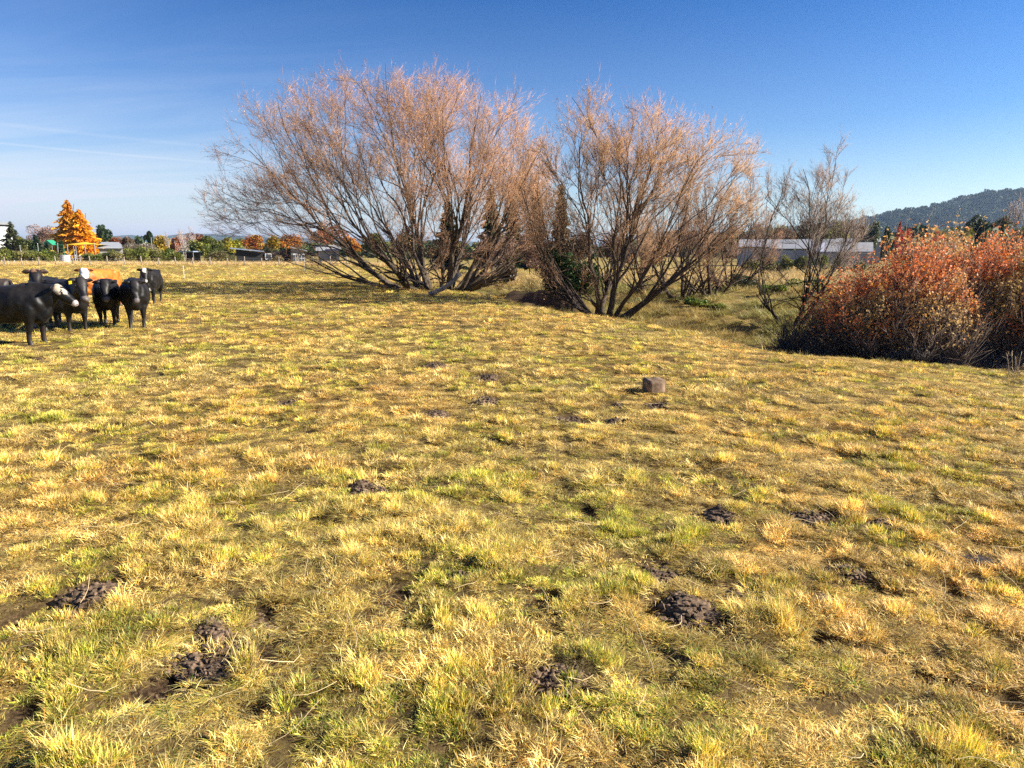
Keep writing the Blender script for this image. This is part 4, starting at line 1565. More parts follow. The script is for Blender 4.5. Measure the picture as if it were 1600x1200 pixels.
def background_left():
    bg("conifer", 'grey green conifer with drooping boughs beside the white hall', 22, 138, 346, 26, [(0.09, 0.10, 0.05), (0.15, 0.15, 0.07), (0.06, 0.07, 0.03)], 601, 'cone', n=2200, leaf=0.3)
    bg("conifer", 'small dark pointed conifer left of the play tower', 58, 128, 366, 15, DKG, 602, 'cone', n=1500, leaf=0.28)
    bg("conifer", 'dark conifer just under the play tower roof', 74, 126, 378, 8, DKG, 603, 'cone', n=900, leaf=0.22)
    bg("olive_tree", 'olive green leafy tree between the grey green conifer and the pink bare tree', 43, 136, 364, 12, OLV, 604, n=1400)
    bg("pale_tree", 'round pinkish grey bare crowned tree behind the play tower', 73, 165, 347, 28, PINK, 605, n=3400, leaf=0.2)
    bg("larch", 'tall golden orange larch with a thin pointed top behind the yellow shade sail', 114, 150, 311, 36, GLD, 606, 'cone', n=6000, leaf=0.34)
    bg("larch", 'golden larch with a second lower spire beside the tall larch', 130, 147, 326, 44, GLD, 607, 'cone', n=7000, leaf=0.34)
    bg("pine_tree", 'dark green pine behind the golden larches', 162, 175, 349, 17, DKG, 608, n=1900, leaf=0.4)
    bg("dark_bush", 'dark evergreen bush under the golden larches', 96, 133, 372, 8, DKG, 609, n=900)
    bg("autumn_tree", 'rust brown tree behind the low grey roofed house', 182, 150, 367, 16, RST, 610, n=1500)
    bg("autumn_tree", 'dull brown tree next to the pale lichen bush', 200, 145, 366, 14, BRN, 611, n=1500)
    bg("lichen_bush", 'wide pale grey lichen covered bush behind the hedge', 215, 118, 370, 27, GRY, 612, n=3000, leaf=0.16, trunk_h=0.1)
    bg("topiary_conifer", 'small clipped dark conifer standing on a bare pole trunk', 236, 120, 361, 5, DKG, 613, 'column', n=900, leaf=0.18, trunk_h=0.62)
    bg("autumn_tree", 'bright yellow orange autumn tree beside the pale birches', 252, 128, 364, 17, YEL + GLD[:1], 614, n=2200)
    bg("autumn_tree", 'rust red low tree behind the pale birches', 275, 140, 366, 16, RST, 615, n=1700)
    bg("autumn_tree", 'dark red brown tree rising behind the olive tree', 305, 135, 358, 20, RST, 616, n=2000)
    bg("olive_tree", 'broad sunlit olive green tree above the dark shed roof', 325, 112, 364, 27, MIXG, 617, n=3600, leaf=0.2, trunk_h=0.12)
    bg("autumn_tree", 'yellow green tree peeping over the dark shed', 365, 130, 366, 16, [(0.28, 0.28, 0.04), (0.4, 0.34, 0.04)], 618, n=1600)
    bg("autumn_tree", 'orange red tree behind the dark shed roof', 395, 138, 362, 20, [(0.42, 0.14, 0.03), (0.35, 0.10, 0.04), (0.45, 0.26, 0.04)], 619, n=2000)
    bg("autumn_tree", 'yellow tree behind the dark shed between red ones', 425, 140, 363, 15, YEL, 620, n=1500)
    bg("autumn_tree", 'rusty red tree behind the grey gabled house', 455, 142, 362, 22, RST + GLD[2:], 621, n=2000)
    bg("autumn_tree", 'tall red brown tree seen through the low willow limbs', 515, 120, 345, 30, [(0.30, 0.11, 0.05), (0.36, 0.15, 0.07), (0.24, 0.10, 0.05)], 622, n=3000)
    bg("autumn_tree", 'vivid orange bush behind the willow stems', 548, 116, 366, 16, [(0.55, 0.2, 0.03), (0.5, 0.28, 0.04)], 623, n=1500)
    bg("olive_tree", 'green hedge tree behind the willow stems', 590, 112, 362, 24, OLV, 624, n=2200)
    bg("autumn_tree", 'brown thicket tree behind the base of the big willow', 640, 100, 350, 28, BRN + OLV[:1], 625, n=2400)
    # shrubs along the fence
    r = random.Random(3)
    spec = [(5, 388, 16), (28, 389, 16), (50, 390, 18), (74, 391, 16), (88, 396, 9), (140, 396, 12), (160, 394, 14), (180, 392, 15), (202, 389, 15), (222, 387, 16), (244, 389, 15), (262, 391, 13), (280, 393, 13)]
    cols = [[(0.10, 0.13, 0.02), (0.17, 0.19, 0.03), (0.24, 0.23, 0.05)], [(0.14, 0.15, 0.03), (0.22, 0.20, 0.06), (0.3, 0.25, 0.1)], [(0.07, 0.10, 0.02), (0.13, 0.16, 0.03), (0.2, 0.2, 0.05)]]
    where = ['by the left end of the far fence', 'in front of the grey green conifer', 'below the small dark conifers', 'in front of the play tower', 'touching the grey water tank', 'right of the yellow slide', 'below the golden larch skirts',
             'in front of the grey roofed house', 'below the rust brown tree', 'under the lichen bush', 'under the clipped pole conifer', 'below the yellow autumn tree', 'below the pale birches']
    tone = ['mid green', 'olive tipped', 'dark green']
    for i, (px, yt, hw) in enumerate(spec):
        bg("fence_shrub", '%s broom shrub %s' % (tone[i % 3], where[i]), px, 102 + (i % 3), yt - 3 - 2 * (i % 2), hw * 1.12, cols[i % 3], 640 + i, n=1500, leaf=0.15, trunk_h=0.02, cat='shrub', group='shrubs along the far fence', lobes=12)
    bg("dry_bush", 'brown dead heap of brush beside the blue roofed shelter', 297, 98, 403, 13, [(0.12, 0.08, 0.05), (0.2, 0.14, 0.08)], 660, n=1200, leaf=0.13, trunk_h=0.0, cat='shrub', group='shrubs along the far fence')
    bg("fence_shrub", 'pale olive thorny shrub in front of the dark shed end', 345, 101, 389, 27, [(0.16, 0.14, 0.05), (0.24, 0.19, 0.08), (0.13, 0.12, 0.04)], 661, n=2600, leaf=0.14, trunk_h=0.0, cat='shrub', group='shrubs along the far fence')
    bg("fence_shrub", 'straw coloured bush in front of the shed window', 435, 104, 398, 12, [(0.30, 0.22, 0.11), (0.24, 0.18, 0.08)], 662, n=1000, leaf=0.13, trunk_h=0.0, cat='shrub', group='shrubs along the far fence')
    # pale birches
    for i, (px, yt, Y, lab) in enumerate(((268, 339, 122, 'slender pale bare birch in front of the rust red tree'), (287, 343, 124, 'second slender pale birch nearer the olive tree'), (300, 350, 127, 'thin pale birch against the dark red brown tree'))):
        x = x_at(px, Y, 395); z = gh(x, Y); h = z_at(yt, Y) - z
        env = envelope([(0, h * .16), (70, h * .45), (84, h * .9), (90, h)], [(0, h * .16), (70, h * .45), (84, h * .9), (90, h)], 1.0)
        bare_tree("birch_tree", lab, 'tree', (x, Y, z), [(0, 0, 0.02, 0, 1, h * 1.02, 0.09), (0.1, 0, 0.15, 0.05, 1, h * .9, 0.06)], env, (12, 5, 3), 700 + i,
                  tip=np.array([0.42, 0.33, 0.29]), bark=np.array([0.5, 0.45, 0.42]), twig_len=0.45, twig_n=3, twig_r=0.012, group='pale birches behind the fence', thin=1.0, lf=(0.16, 0.085, 0.055))


background_left()


def background_middle():
    GU = 'conifers behind the willows'
    for i, (px, yt, hw, Y, lab) in enumerate(((700, 312, 30, 82, 'dark bushy conifer behind the big willow trunks'), (768, 288, 30, 80, 'tall dark conifer behind the right limbs of the big willow'), (800, 300, 24, 84, 'brown green conifer between two taller ones behind the willows'),
                                              (838, 290, 22, 78, 'rusty tipped conifer in the gap between the two willows'), (876, 283, 20, 76, 'pointed dark green conifer behind the stems of the second willow'))):
        bg("conifer", lab, px, Y, yt, hw, [DKG[0], DKG[1], (0.07, 0.075, 0.025), (0.14, 0.085, 0.03)], 760 + i, 'cone', n=2600, leaf=0.3, group=GU)
    br = 'scrub beyond the gully'
    for i, (px, yt, hw, Y, cols, lab) in enumerate((
            (770, 350, 40, 62, PINK, 'pinkish brown bare thicket behind the lowest right limbs of the big willow'),
            (828, 352, 30, 60, PINK + BRN[:1], 'brown twiggy thicket in the gap between the two willows'),
            (905, 352, 30, 66, BRN, 'dull brown thicket behind the stems of the second willow'),
            (960, 345, 34, 68, BRN + RST[:1], 'rust brown thicket seen through the middle of the second willow'),
            (1020, 345, 30, 70, BRN + PINK[:1], 'brown thicket behind the leaning stems of the second willow'),
            (862, 395, 22, 48, OLV + BRN[:1], 'olive scrub bush on the far side of the hollow'),
            (790, 398, 20, 50, BRN + OLV[:1], 'brown olive bush on the far bank by the big willow'))):
        bg("thicket", lab, px, Y, yt, hw, cols, 780 + i, n=3200, leaf=0.13, trunk_h=0.03, cat='shrub', group=br)
    # evergreen bush under the second willow
    Y = 28.6
    x = x_at(893, Y, 470)
    leafy_tree("evergreen_bush", 'dark glossy evergreen bush at the foot of the second willow', (x, Y, gh(x, Y) - 0.05), 2.9, 1.25, [(0.012, 0.028, 0.008), (0.022, 0.05, 0.012), (0.04, 0.085, 0.02)], 801,
               cat='shrub', n=9000, leaf=0.075, trunk_h=0.02, lobes=14)
    Y = 29.2
    x = x_at(862, Y, 440)
    leafy_tree("evergreen_bush", 'taller thin evergreen growing up behind the glossy bush', (x, Y, gh(x, Y) - 0.05), 3.3, 0.9, [(0.014, 0.025, 0.008), (0.025, 0.045, 0.012), (0.05, 0.06, 0.02)], 802,
               cat='shrub', n=5000, leaf=0.075, trunk_h=0.05, lobes=12)
    # green weeds in the gully
    for i, (px, py, Y, w, h, lab) in enumerate(((1088, 466, 33, 0.7, 0.5, 'bright green leafy weed patch under the gully willows'), (1120, 470, 31, 0.6, 0.35, 'small bright weed clump beside the gully willow stump'),
                                                (1205, 455, 34, 0.9, 0.8, 'green gully bush behind the slim dark tree'), (1160, 448, 40, 1.3, 1.0, 'dark green bramble clump on the far gully bank'), (1262, 445, 38, 1.2, 0.9, 'yellow green bramble behind the stems of the slim tree'))):
        x = x_at(px, Y, py)
        leafy_tree("weed_clump", lab, (x, Y, gh(x, Y) - 0.05), h, w, [(0.05, 0.10, 0.015), (0.10, 0.17, 0.02), (0.18, 0.20, 0.03)] if i != 3 else DKG + OLV[:1], 810 + i, cat='weeds', n=1800, leaf=0.07, trunk_h=0.0, group='green weeds in the gully')


background_middle()


def background_right():
    HG = 'hedge trees behind the greenhouses'
    hedge = [(1045, 348, 22, BRN), (1075, 344, 22, OLV + BRN[:1]), (1105, 346, 22, BRN), (1135, 345, 20, OLV), (1165, 346, 22, BRN + OLV[:1]), (1195, 342, 22, OLV), (1225, 340, 22, BRN + RST[:1]), (1255, 338, 24, BRN + OLV[1:2]), (1285, 337, 22, OLV + YEL[2:])]
    by = ['behind the first gully willow', 'between the gully willows', 'behind the third gully willow', 'at the near end of the greenhouse row', 'behind the first greenhouse', 'above the bright greenhouse roof', 'left of the slim tree crown', 'behind the slim tree stems', 'next to the yellow hedge tree']
    for i, (px, yt, hw, cols) in enumerate(hedge):
        tone = 'olive' if cols[0] == OLV[0] else 'brown'
        bg("hedge_tree", '%s hedge tree %s' % (tone, by[i]), px, 172 + (i % 2) * 4, yt, hw, cols, 850 + i, n=1700, leaf=0.35, trunk_h=0.05, group=HG)
    bg("hedge_tree", 'yellow green autumn tree standing at the end of the hedge', 1312, 165, 333, 15, [(0.30, 0.27, 0.03), (0.42, 0.34, 0.03), (0.2, 0.2, 0.03)], 860, n=1800, leaf=0.32, trunk_h=0.1, group=HG)
    MG = 'trees between the red shrubs and the hill'
    bg("mid_tree", 'brown olive tree behind the left shoulder of the red shrubs', 1345, 120, 346, 12, BRN, 861, n=1300, group=MG)
    bg("mid_tree", 'soft grey green tree beside the round dark tree', 1362, 118, 342, 13, [(0.08, 0.10, 0.05), (0.12, 0.13, 0.06)], 862, n=1500, group=MG)
    bg("mid_tree", 'small round dark green tree above the red shrubs', 1383, 95, 346, 10, [(0.02, 0.045, 0.01), (0.04, 0.08, 0.015)], 863, n=2200, leaf=0.15, trunk_h=0.2, group=MG)
    bg("red_tree", 'narrow scarlet sapling pointing above the red shrubs', 1402, 60, 347, 6, [(0.45, 0.05, 0.04), (0.5, 0.09, 0.05)], 864, 'column', n=900, leaf=0.1, group=MG)
    bg("red_tree", 'wider scarlet sapling above the red shrubs', 1416, 62, 346, 8, [(0.4, 0.05, 0.04), (0.45, 0.09, 0.06)], 865, n=900, leaf=0.1, group=MG)
    bg("red_tree", 'low bright red bush behind the middle of the red shrubs', 1465, 58, 354, 14, [(0.5, 0.06, 0.04), (0.52, 0.1, 0.06)], 866, n=1200, leaf=0.1, group=MG)
    bg("mid_tree", 'brownish tree behind the low bright red bush', 1440, 110, 352, 12, BRN + DKG[1:2], 867, n=1300, group=MG)
    bg("mid_tree", 'largest dark grey green tree against the hill', 1516, 118, 325, 23, [(0.04, 0.06, 0.03), (0.07, 0.09, 0.04), (0.10, 0.11, 0.05)], 868, n=3600, leaf=0.26, group=MG)
    bg("mid_tree", 'pale olive tree beside the largest dark tree', 1556, 115, 331, 20, [(0.09, 0.10, 0.045), (0.14, 0.13, 0.06)], 869, n=2400, leaf=0.26, group=MG)
    bg("mid_tree", 'yellow bush in front of the largest dark tree', 1510, 60, 345, 10, [(0.34, 0.30, 0.02), (0.22, 0.2, 0.03), (0.1, 0.1, 0.02)], 870, n=1500, leaf=0.1, group=MG)
    bg("conifer", 'olive brown conifer standing just past the red thicket', 1668, 20.5, 262, 92, [(0.05, 0.06, 0.02), (0.10, 0.09, 0.035), (0.13, 0.11, 0.04)], 871, 'cone', n=5200, leaf=0.12, group=MG)
    # low scrub in front of the greenhouses
    for i, (px, yt, hw) in enumerate(((1175, 398, 16), (1200, 394, 18), (1228, 397, 16), (1255, 393, 18), (1285, 396, 18), (1315, 399, 18), (1345, 402, 16))):
        bg("scrub", '%s low scrub bush %s' % (('green', 'olive')[i % 2], ('at the near end of the greenhouses', 'below the bright greenhouse roof', 'below the first greenhouse wall', 'behind the slim tree stems', 'beside the slim tree stems', 'in front of the second greenhouse', 'between greenhouse and red shrubs')[i]),
           px, 76 + i % 3, yt, hw, [MIXG, OLV][i % 2], 880 + i, n=1500, leaf=0.13, trunk_h=0.0, cat='shrub', group='scrub before the greenhouses')
    # bare tree at the right edge
    Y = 30; x = x_at(1640, Y, 380); z = gh(x, Y)
    env = envelope([(0, 1.5), (60, 4.5), (90, 6.2)], [(0, 1.2), (60, 4.3), (80, 5.8), (90, 6.2)], 1)
    bare_tree("bare_tree", 'pale twigged bare tree beyond the end of the red thicket', 'tree', (x, Y, z), fan_limbs(6, (-.2, .2), -.55, .5, .3, 6.2, .08, np.random.default_rng(8)), env, (8, 6, 3), 890,
              tip=np.array([0.33, 0.24, 0.2]), bark=np.array([0.14, 0.11, 0.09]), twig_len=0.4, twig_n=3, lf=(0.16, 0.085, 0.055))


background_right()

# ------------------------------------------------------------------ hills and their forest


def make_hills():
    r = np.random.default_rng(91)
    prof = np.array([(900, 392), (1100, 386), (1200, 372), (1290, 356), (1340, 350), (1400, 336), (1450, 328), (1500, 322), (1530, 310), (1560, 302), (1600, 300), (1700, 296), (1850, 310), (2100, 330), (2600, 380)], float)
    Yr = 1500.0
    px = np.linspace(900, 2600, 170)
    zt = np.array([z_at(q, Yr) for q in np.interp(px, prof[:, 0], prof[:, 1])])
    X = np.array([x_at(q, Yr, 350) for q in px])
    sec = np.linspace(-1, 1, 26)
    VX, VY, VZ = [], [], []
    for s in sec:
        yy = Yr + s * 620
        fall = np.exp(-(s / 0.42) ** 2) if s < 0 else np.exp(-(s / 0.7) ** 2)
        zz = zt * fall * (1 + 0.16 * (fbm(X / 90, np.full(len(X), yy / 90), 4, 5) - 0.5) * (1 if abs(s) > .05 else 0.4)) - 2
        VX.append(X); VY.append(np.full(len(X), yy)); VZ.append(zz)
    VX, VY, VZ = map(np.array, (VX, VY, VZ))
    idd = np.arange(VX.size).reshape(VX.shape)
    f = np.stack([idd[:-1, :-1], idd[:-1, 1:], idd[1:, 1:], idd[1:, :-1]], -1).reshape(-1, 4)
    o = link("hill", mesh_np("hill", np.stack([VX, VY, VZ], -1).reshape(-1, 3), f, True), plain("hill_cover", (0.03, 0.045, 0.02), 0.9, 0.4, 0.02))
    tag(o, 'long forested hill rising beyond the trees', 'hill', kind='structure')
    # forest crowns
    protos = []
    for i in range(4):
        rr = np.random.default_rng(950 + i)
        p, lob = leaf_ball(170, 0.5, 0.5, 0.62, rr, 7, 0.55)
        p[:, 2] += 0.5
        c = np.array([(0.028, 0.048, 0.022), (0.045, 0.065, 0.03), (0.07, 0.085, 0.045)])[lob % 3] * rr.uniform(0.7, 1.3, (len(p), 1))
        v, f, c = cards(p, 0.2, rr, c, long=1.2)
        protos.append(mesh_np("forest_crown", v, f, False, c))
    coll = hidden_collection("forest_crown", protos, M['forest'])
    n = 9000
    iu = r.uniform(8, 168, n); iv = r.uniform(2, 15.5, n)
    a, b = iu.astype(int), iv.astype(int); fa, fb = iu - a, iv - b

    def bil(Q):
        return (Q[b, a] * (1 - fa) + Q[b, a + 1] * fa) * (1 - fb) + (Q[b + 1, a] * (1 - fa) + Q[b + 1, a + 1] * fa) * fb
    P = np.stack([bil(VX), bil(VY), bil(VZ) - 1.5], -1)
    s = r.uniform(9, 17, n)
    t = r.uniform(0.7, 1.3, (n, 1)) * np.ones((1, 3))
    pale = (r.uniform(0, 1, n) < 0.22)[:, None]
    t = np.where(pale, t * np.array([1.9, 1.6, 1.7]), t)
    scatter("hill_forest", P, np.stack([np.zeros(n), np.zeros(n), r.uniform(0, 6.28, n)], -1), np.stack([s, s, s * r.uniform(0.8, 1.25, n)], -1), r.integers(0, 4, n), t, coll,
            'dark native forest covering the hill', 'forest')
    # belts of trees on the plain before the hills
    n = 2600
    xr_ = np.concatenate([r.uniform(75, 420, 1500), r.uniform(-330, 60, 1100)])
    yr_ = np.concatenate([r.uniform(190, 520, 1500), r.uniform(205, 420, 1100)])
    xe_ = r.uniform(55, 210, 700); ye_ = r.uniform(95, 195, 700)
    ke = (xe_ > 0.58 * ye_ + 2) & (xe_ < ye_ * 1.1)
    xr_ = np.concatenate([xr_, xe_[ke]]); yr_ = np.concatenate([yr_, ye_[ke]])
    k = (np.abs(xr_) < yr_ * 1.05 + 30) & (fbm(xr_ / 60, yr_ / 60, 2, 15) > 0.45)
    xr_, yr_ = xr_[k], yr_[k]; n = len(xr_)
    s = np.where(yr_ < 195, r.uniform(3.5, 6.5, n), np.where(xr_ > 70, r.uniform(5, 11, n), r.uniform(4, 7.5, n)))
    hue = np.array([(1.3, 1.3, 1.0), (2.6, 2.0, 1.5), (4.0, 2.2, 1.2), (1.0, 1.2, 1.0), (3.2, 2.6, 2.2)])[r.integers(0, 5, n)]
    scatter("far_woods", np.stack([xr_, yr_, ground_h(xr_, yr_) - .4], -1), np.stack([np.zeros(n), np.zeros(n), r.uniform(0, 6.28, n)], -1), np.stack([s, s, s * r.uniform(.8, 1.2, n)], -1),
            r.integers(0, 4, n), hue * r.uniform(.8, 1.25, (n, 1)), coll, 'mixed autumn woods on the plain before the hills', 'woods')
    # far blue range on the left
    Yr = 6500.0
    px = np.linspace(-700, 1200, 200)
    yt = np.interp(px, [-700, 0, 100, 185, 200, 230, 260, 300, 340, 420, 600, 900, 1200], [378, 372, 374, 373, 366, 369, 368, 364, 366, 370, 374, 380, 392])
    yt = yt + 1.6 * (fbm(px / 14, px * 0, 4, 8) - 0.5)
    X = np.array([x_at(q, Yr, 380) for q in px]); zt = np.array([z_at(q, Yr) for q in yt])
    rows = []
    for s in np.linspace(-1, 1, 11):
        rows.append(np.stack([X, np.full(len(X), Yr + s * 1500), zt * np.exp(-(s / 0.5) ** 2) * (1 + (0.25 * (fbm(X / 300, np.full(len(X), s * 5), 3, 6) - 0.5) if abs(s) > .01 else 0)) - 3], -1))
    Q = np.array(rows)
    idd = np.arange(Q.shape[0] * Q.shape[1]).reshape(Q.shape[:2])
    f = np.stack([idd[:-1, :-1], idd[:-1, 1:], idd[1:, 1:], idd[1:, :-1]], -1).reshape(-1, 4)
    o = link("far_hills", mesh_np("far_hills", Q.reshape(-1, 3), f, True), plain("far_hill_cover", (0.05, 0.07, 0.035), 0.9, 0.4, 0.006))
    tag(o, 'low blue range of hills far beyond the village', 'hills', kind='structure')


make_hills()

# ------------------------------------------------------------------ buildings and playground
M['dark_wall'] = plain("dark_cladding", (0.018, 0.018, 0.02), 0.7, 0.2, 3)
M['roof_blue'] = plain("blue_grey_iron", (0.22, 0.27, 0.36), 0.4, 0.1, 3, spec=0.5)
M['grey_wall'] = plain("grey_plaster", (0.27, 0.255, 0.235), 0.8, 0.12, 3)
M['white'] = plain("white_paint", (0.78, 0.78, 0.76), 0.5, 0.05, 3)
M['glass'] = plain("window_glass", (0.05, 0.06, 0.075), 0.08, 0.1, 2, spec=0.6)
M['grey_roof'] = plain("grey_iron_roof", (0.28, 0.29, 0.31), 0.45, 0.12, 2, spec=0.4)
M['wood'] = plain("weathered_timber", (0.34, 0.28, 0.22), 0.85, 0.25, 8)
M['steel'] = plain("galvanised_steel", (0.36, 0.37, 0.38), 0.4, 0.1, 4, metal=0.5)
M['yellow'] = plain("yellow_cloth", (0.75, 0.50, 0.03), 0.6, 0.08, 3)
M['yplastic'] = plain("yellow_plastic", (0.75, 0.45, 0.01), 0.35, 0.05, 3, spec=0.5)
M['green_pl'] = plain("green_plastic", (0.03, 0.25, 0.13), 0.4, 0.05, 3, spec=0.5)
M['orange_pl'] = plain("orange_plastic", (0.6, 0.17, 0.03), 0.4, 0.05, 3, spec=0.5)
M['poly'] = plain("polytunnel_sheet", (0.30, 0.305, 0.32), 0.75, 0.08, 0.8, spec=0.2)
M['pale_panel'] = plain("pale_sheet", (0.42, 0.42, 0.48), 0.7, 0.08, 0.8, spec=0.2)
M['concrete'] = plain("grey_concrete", (0.48, 0.47, 0.46), 0.85, 0.12, 3)


def mbox(name, c, size, mat, parent):
    return MB().box(c, size).build(name, mat, parent)


def face_view(o):
    o.rotation_euler = (0, 0, -math.atan2(o.location.x, o.location.y))


def make_buildings():
    # white hall at the left edge
    Y = 165; xr = x_at(6, Y, 370); x0 = xr - 18
    ht = z_at(352, Y)
    ro = empty("white_hall", ((x0 + xr) / 2, Y, 0)); face_view(ro); tag(ro, 'large white hall with a shallow grey roof behind the conifers', 'building')
    w = xr - x0
    MB().box((0, 6, ht / 2 - 0.3), (w, 12, ht + 0.6)).build("wall", M['white'], ro)
    MB().prism([(-w / 2 - .6, -0.6, ht + .31), (w / 2 + .7, -0.6, ht + .31), (w / 2 + .3, -0.6, ht + .62), (w * 0.42, -0.6, ht + 1.0), (w * 0.3, -0.6, ht + .8), (-w / 2 - .6, -0.6, ht + .8)], (0, 13.2, 0)).build("roof", M['grey_roof'], ro)
    for k in range(3):
        wd = mbox("window", (-w / 2 + 3 + k * 5, -0.02, ht * 0.4), (1.6, 0.1, 1.3), M['glass'], ro)
        mbox("frame", (-w / 2 + 3 + k * 5, -0.08, ht * 0.4 - .7), (1.8, 0.14, 0.1), M['white'], wd)
    # dark shed: mono pitch part, long part, grey gable with white doors
    Y = 113
    xa, xb, xc, xd = (x_at(q, Y, 395) for q in (372, 410, 455, 476))
    z1, z2, z3 = z_at(388, Y), z_at(393, Y), z_at(388.5, Y)
    ro = empty("dark_shed", ((xa + xc) / 2, Y, 0)); face_view(ro); tag(ro, 'long black clad shed with a pale sloping iron roof', 'building')
    cx = (xa + xc) / 2
    MB().prism([(xa - cx, 0, -.2), (xb - cx, 0, -.2), (xb - cx, 0, z2 - .16), (xa - cx, 0, z1 - .16)], (0, 7, 0)).build("wall", M['dark_wall'], ro)
    MB().prism([(xa - cx - .9, -.6, z1 - .06), (xb - cx + .3, -.6, z2 - .08), (xb - cx + .3, -.6, z2 + .1), (xa - cx - .9, -.6, z1 + .12)], (0, 8.2, 0)).build("roof", M['roof_blue'], ro)
    MB().prism([(xb - cx + .004, 1, -.2), (xc - cx, 1, -.2), (xc - cx, 1, z3), (xb - cx + .004, 1, z2 - .45)], (0, 6, 0)).build("wall", M['dark_wall'], ro)
    wd = mbox("window", (xb - cx + .9, .95, 1.0), (0.75, .12, .8), M['glass'], ro)
    mbox("frame", (xb - cx + .9, .88, 1.43), (0.95, .1, .1), M['white'], wd)
    mbox("frame", (xb - cx + .9, .88, .57), (0.95, .1, .1), M['white'], wd)
    mbox("frame", (xb - cx + .45, .88, 1.0), (0.09, .1, .76), M['white'], wd)
    mbox("frame", (xb - cx + 1.35, .88, 1.0), (0.09, .1, .76), M['white'], wd)
    ro2 = empty("grey_house", ((xc + xd) / 2, Y, 0)); face_view(ro2); tag(ro2, 'small grey gabled house with white glazed doors joined to the black shed', 'building')
    c2 = (xc + xd) / 2
    hw = (xd - xc) / 2
    MB().prism([(-hw + .01, .5, -.2), (hw, .5, -.2), (hw, .5, z3 - .4), (-hw + .01, .5, z3 + .1)], (0, 7, 0)).build("wall", M['grey_wall'], ro2)
    MB().prism([(-hw - .2, .1, z3 + .2), (hw + .4, .1, z3 - .45), (hw + .4, .1, z3 - .3), (-hw - .2, .1, z3 + .36)], (0, 7.6, 0)).build("roof", M['grey_roof'], ro2)
    for k in (-.5, .5):
        dr = mbox("door", (k * hw * .9 + .1, .45, .72), (hw * .72, .1, 1.5), M['white'], ro2)
        for zz in (.45, 1.05):
            for q in (-.18, .18):
                mbox("pane", (k * hw * .9 + .1 + q * hw, .38, zz), (hw * .2, .05, .48), M['glass'], dr)
    xe, xf = x_at(492, Y, 395), x_at(515, Y, 395)
    ro3 = empty("grey_house", ((xe + xf) / 2, Y + 4, 0)); face_view(ro3); tag(ro3, 'low pale grey outbuilding behind the lowest willow limbs', 'building')
    hw = (xf - xe) / 2 + .5; zt = z_at(392, Y)
    MB().box((0, 2, zt / 2 - .1), (hw * 2, 5, zt + .2)).build("wall", M['grey_wall'], ro3)
    MB().prism([(-hw - .4, -.9, zt + .02), (hw + .4, -.9, zt + .02), (hw + .4, 2, zt + .9), (-hw - .4, 2, zt + .9)], (0, .4, .12)).build("roof", M['grey_roof'], ro3)
    mbox("window", (hw * .4, -.55, zt * .5), (.9, .1, .8), M['glass'], ro3)
    # blue roofed shelter
    Y = 108; x = x_at(291, Y, 395)
    zt = z_at(393, Y)
    ro4 = empty("shelter", (x, Y, 0)); tag(ro4, 'low open shelter with a flat blue white roof', 'shelter')
    MB().box((0, 1.2, zt), (2.4, 3.0, .16)).build("roof", M['roof_blue'], ro4)
    MB().box((0, 2.3, zt / 2 - .1), (2.2, .12, zt)).build("wall", M['dark_wall'], ro4)
    for q in (-1.05, 1.05):
        mbox("post", (q, 0, zt / 2 - .1), (.1, .1, zt), M['steel'], ro4)
    # grey roofed house
    Y = 130; xa, xb = x_at(158, Y, 395), x_at(190, Y, 395); c = (xa + xb) / 2; hw = (xb - xa) / 2
    zt = z_at(389, Y)
    ro5 = empty("house", (c, Y, 0)); face_view(ro5); tag(ro5, 'low house with a dark grey roof behind the fence shrubs', 'building')
    MB().box((0, 3, zt / 2 - .1), (hw * 2, 6, zt + .2)).build("wall", M['grey_wall'], ro5)
    MB().prism([(-hw - .4, -.6, zt + .12), (hw + .4, -.6, zt + .12), (hw - .5, 3, zt + 1.2), (-hw + .5, 3, zt + 1.2)], (0, .1, .1)).build("roof", M['grey_roof'], ro5)
    for q in (-.5, 0.1, .6):
        mbox("window", (q * hw, -.06, zt * .55), (.8, .1, .7), M['glass'], ro5)


make_buildings()


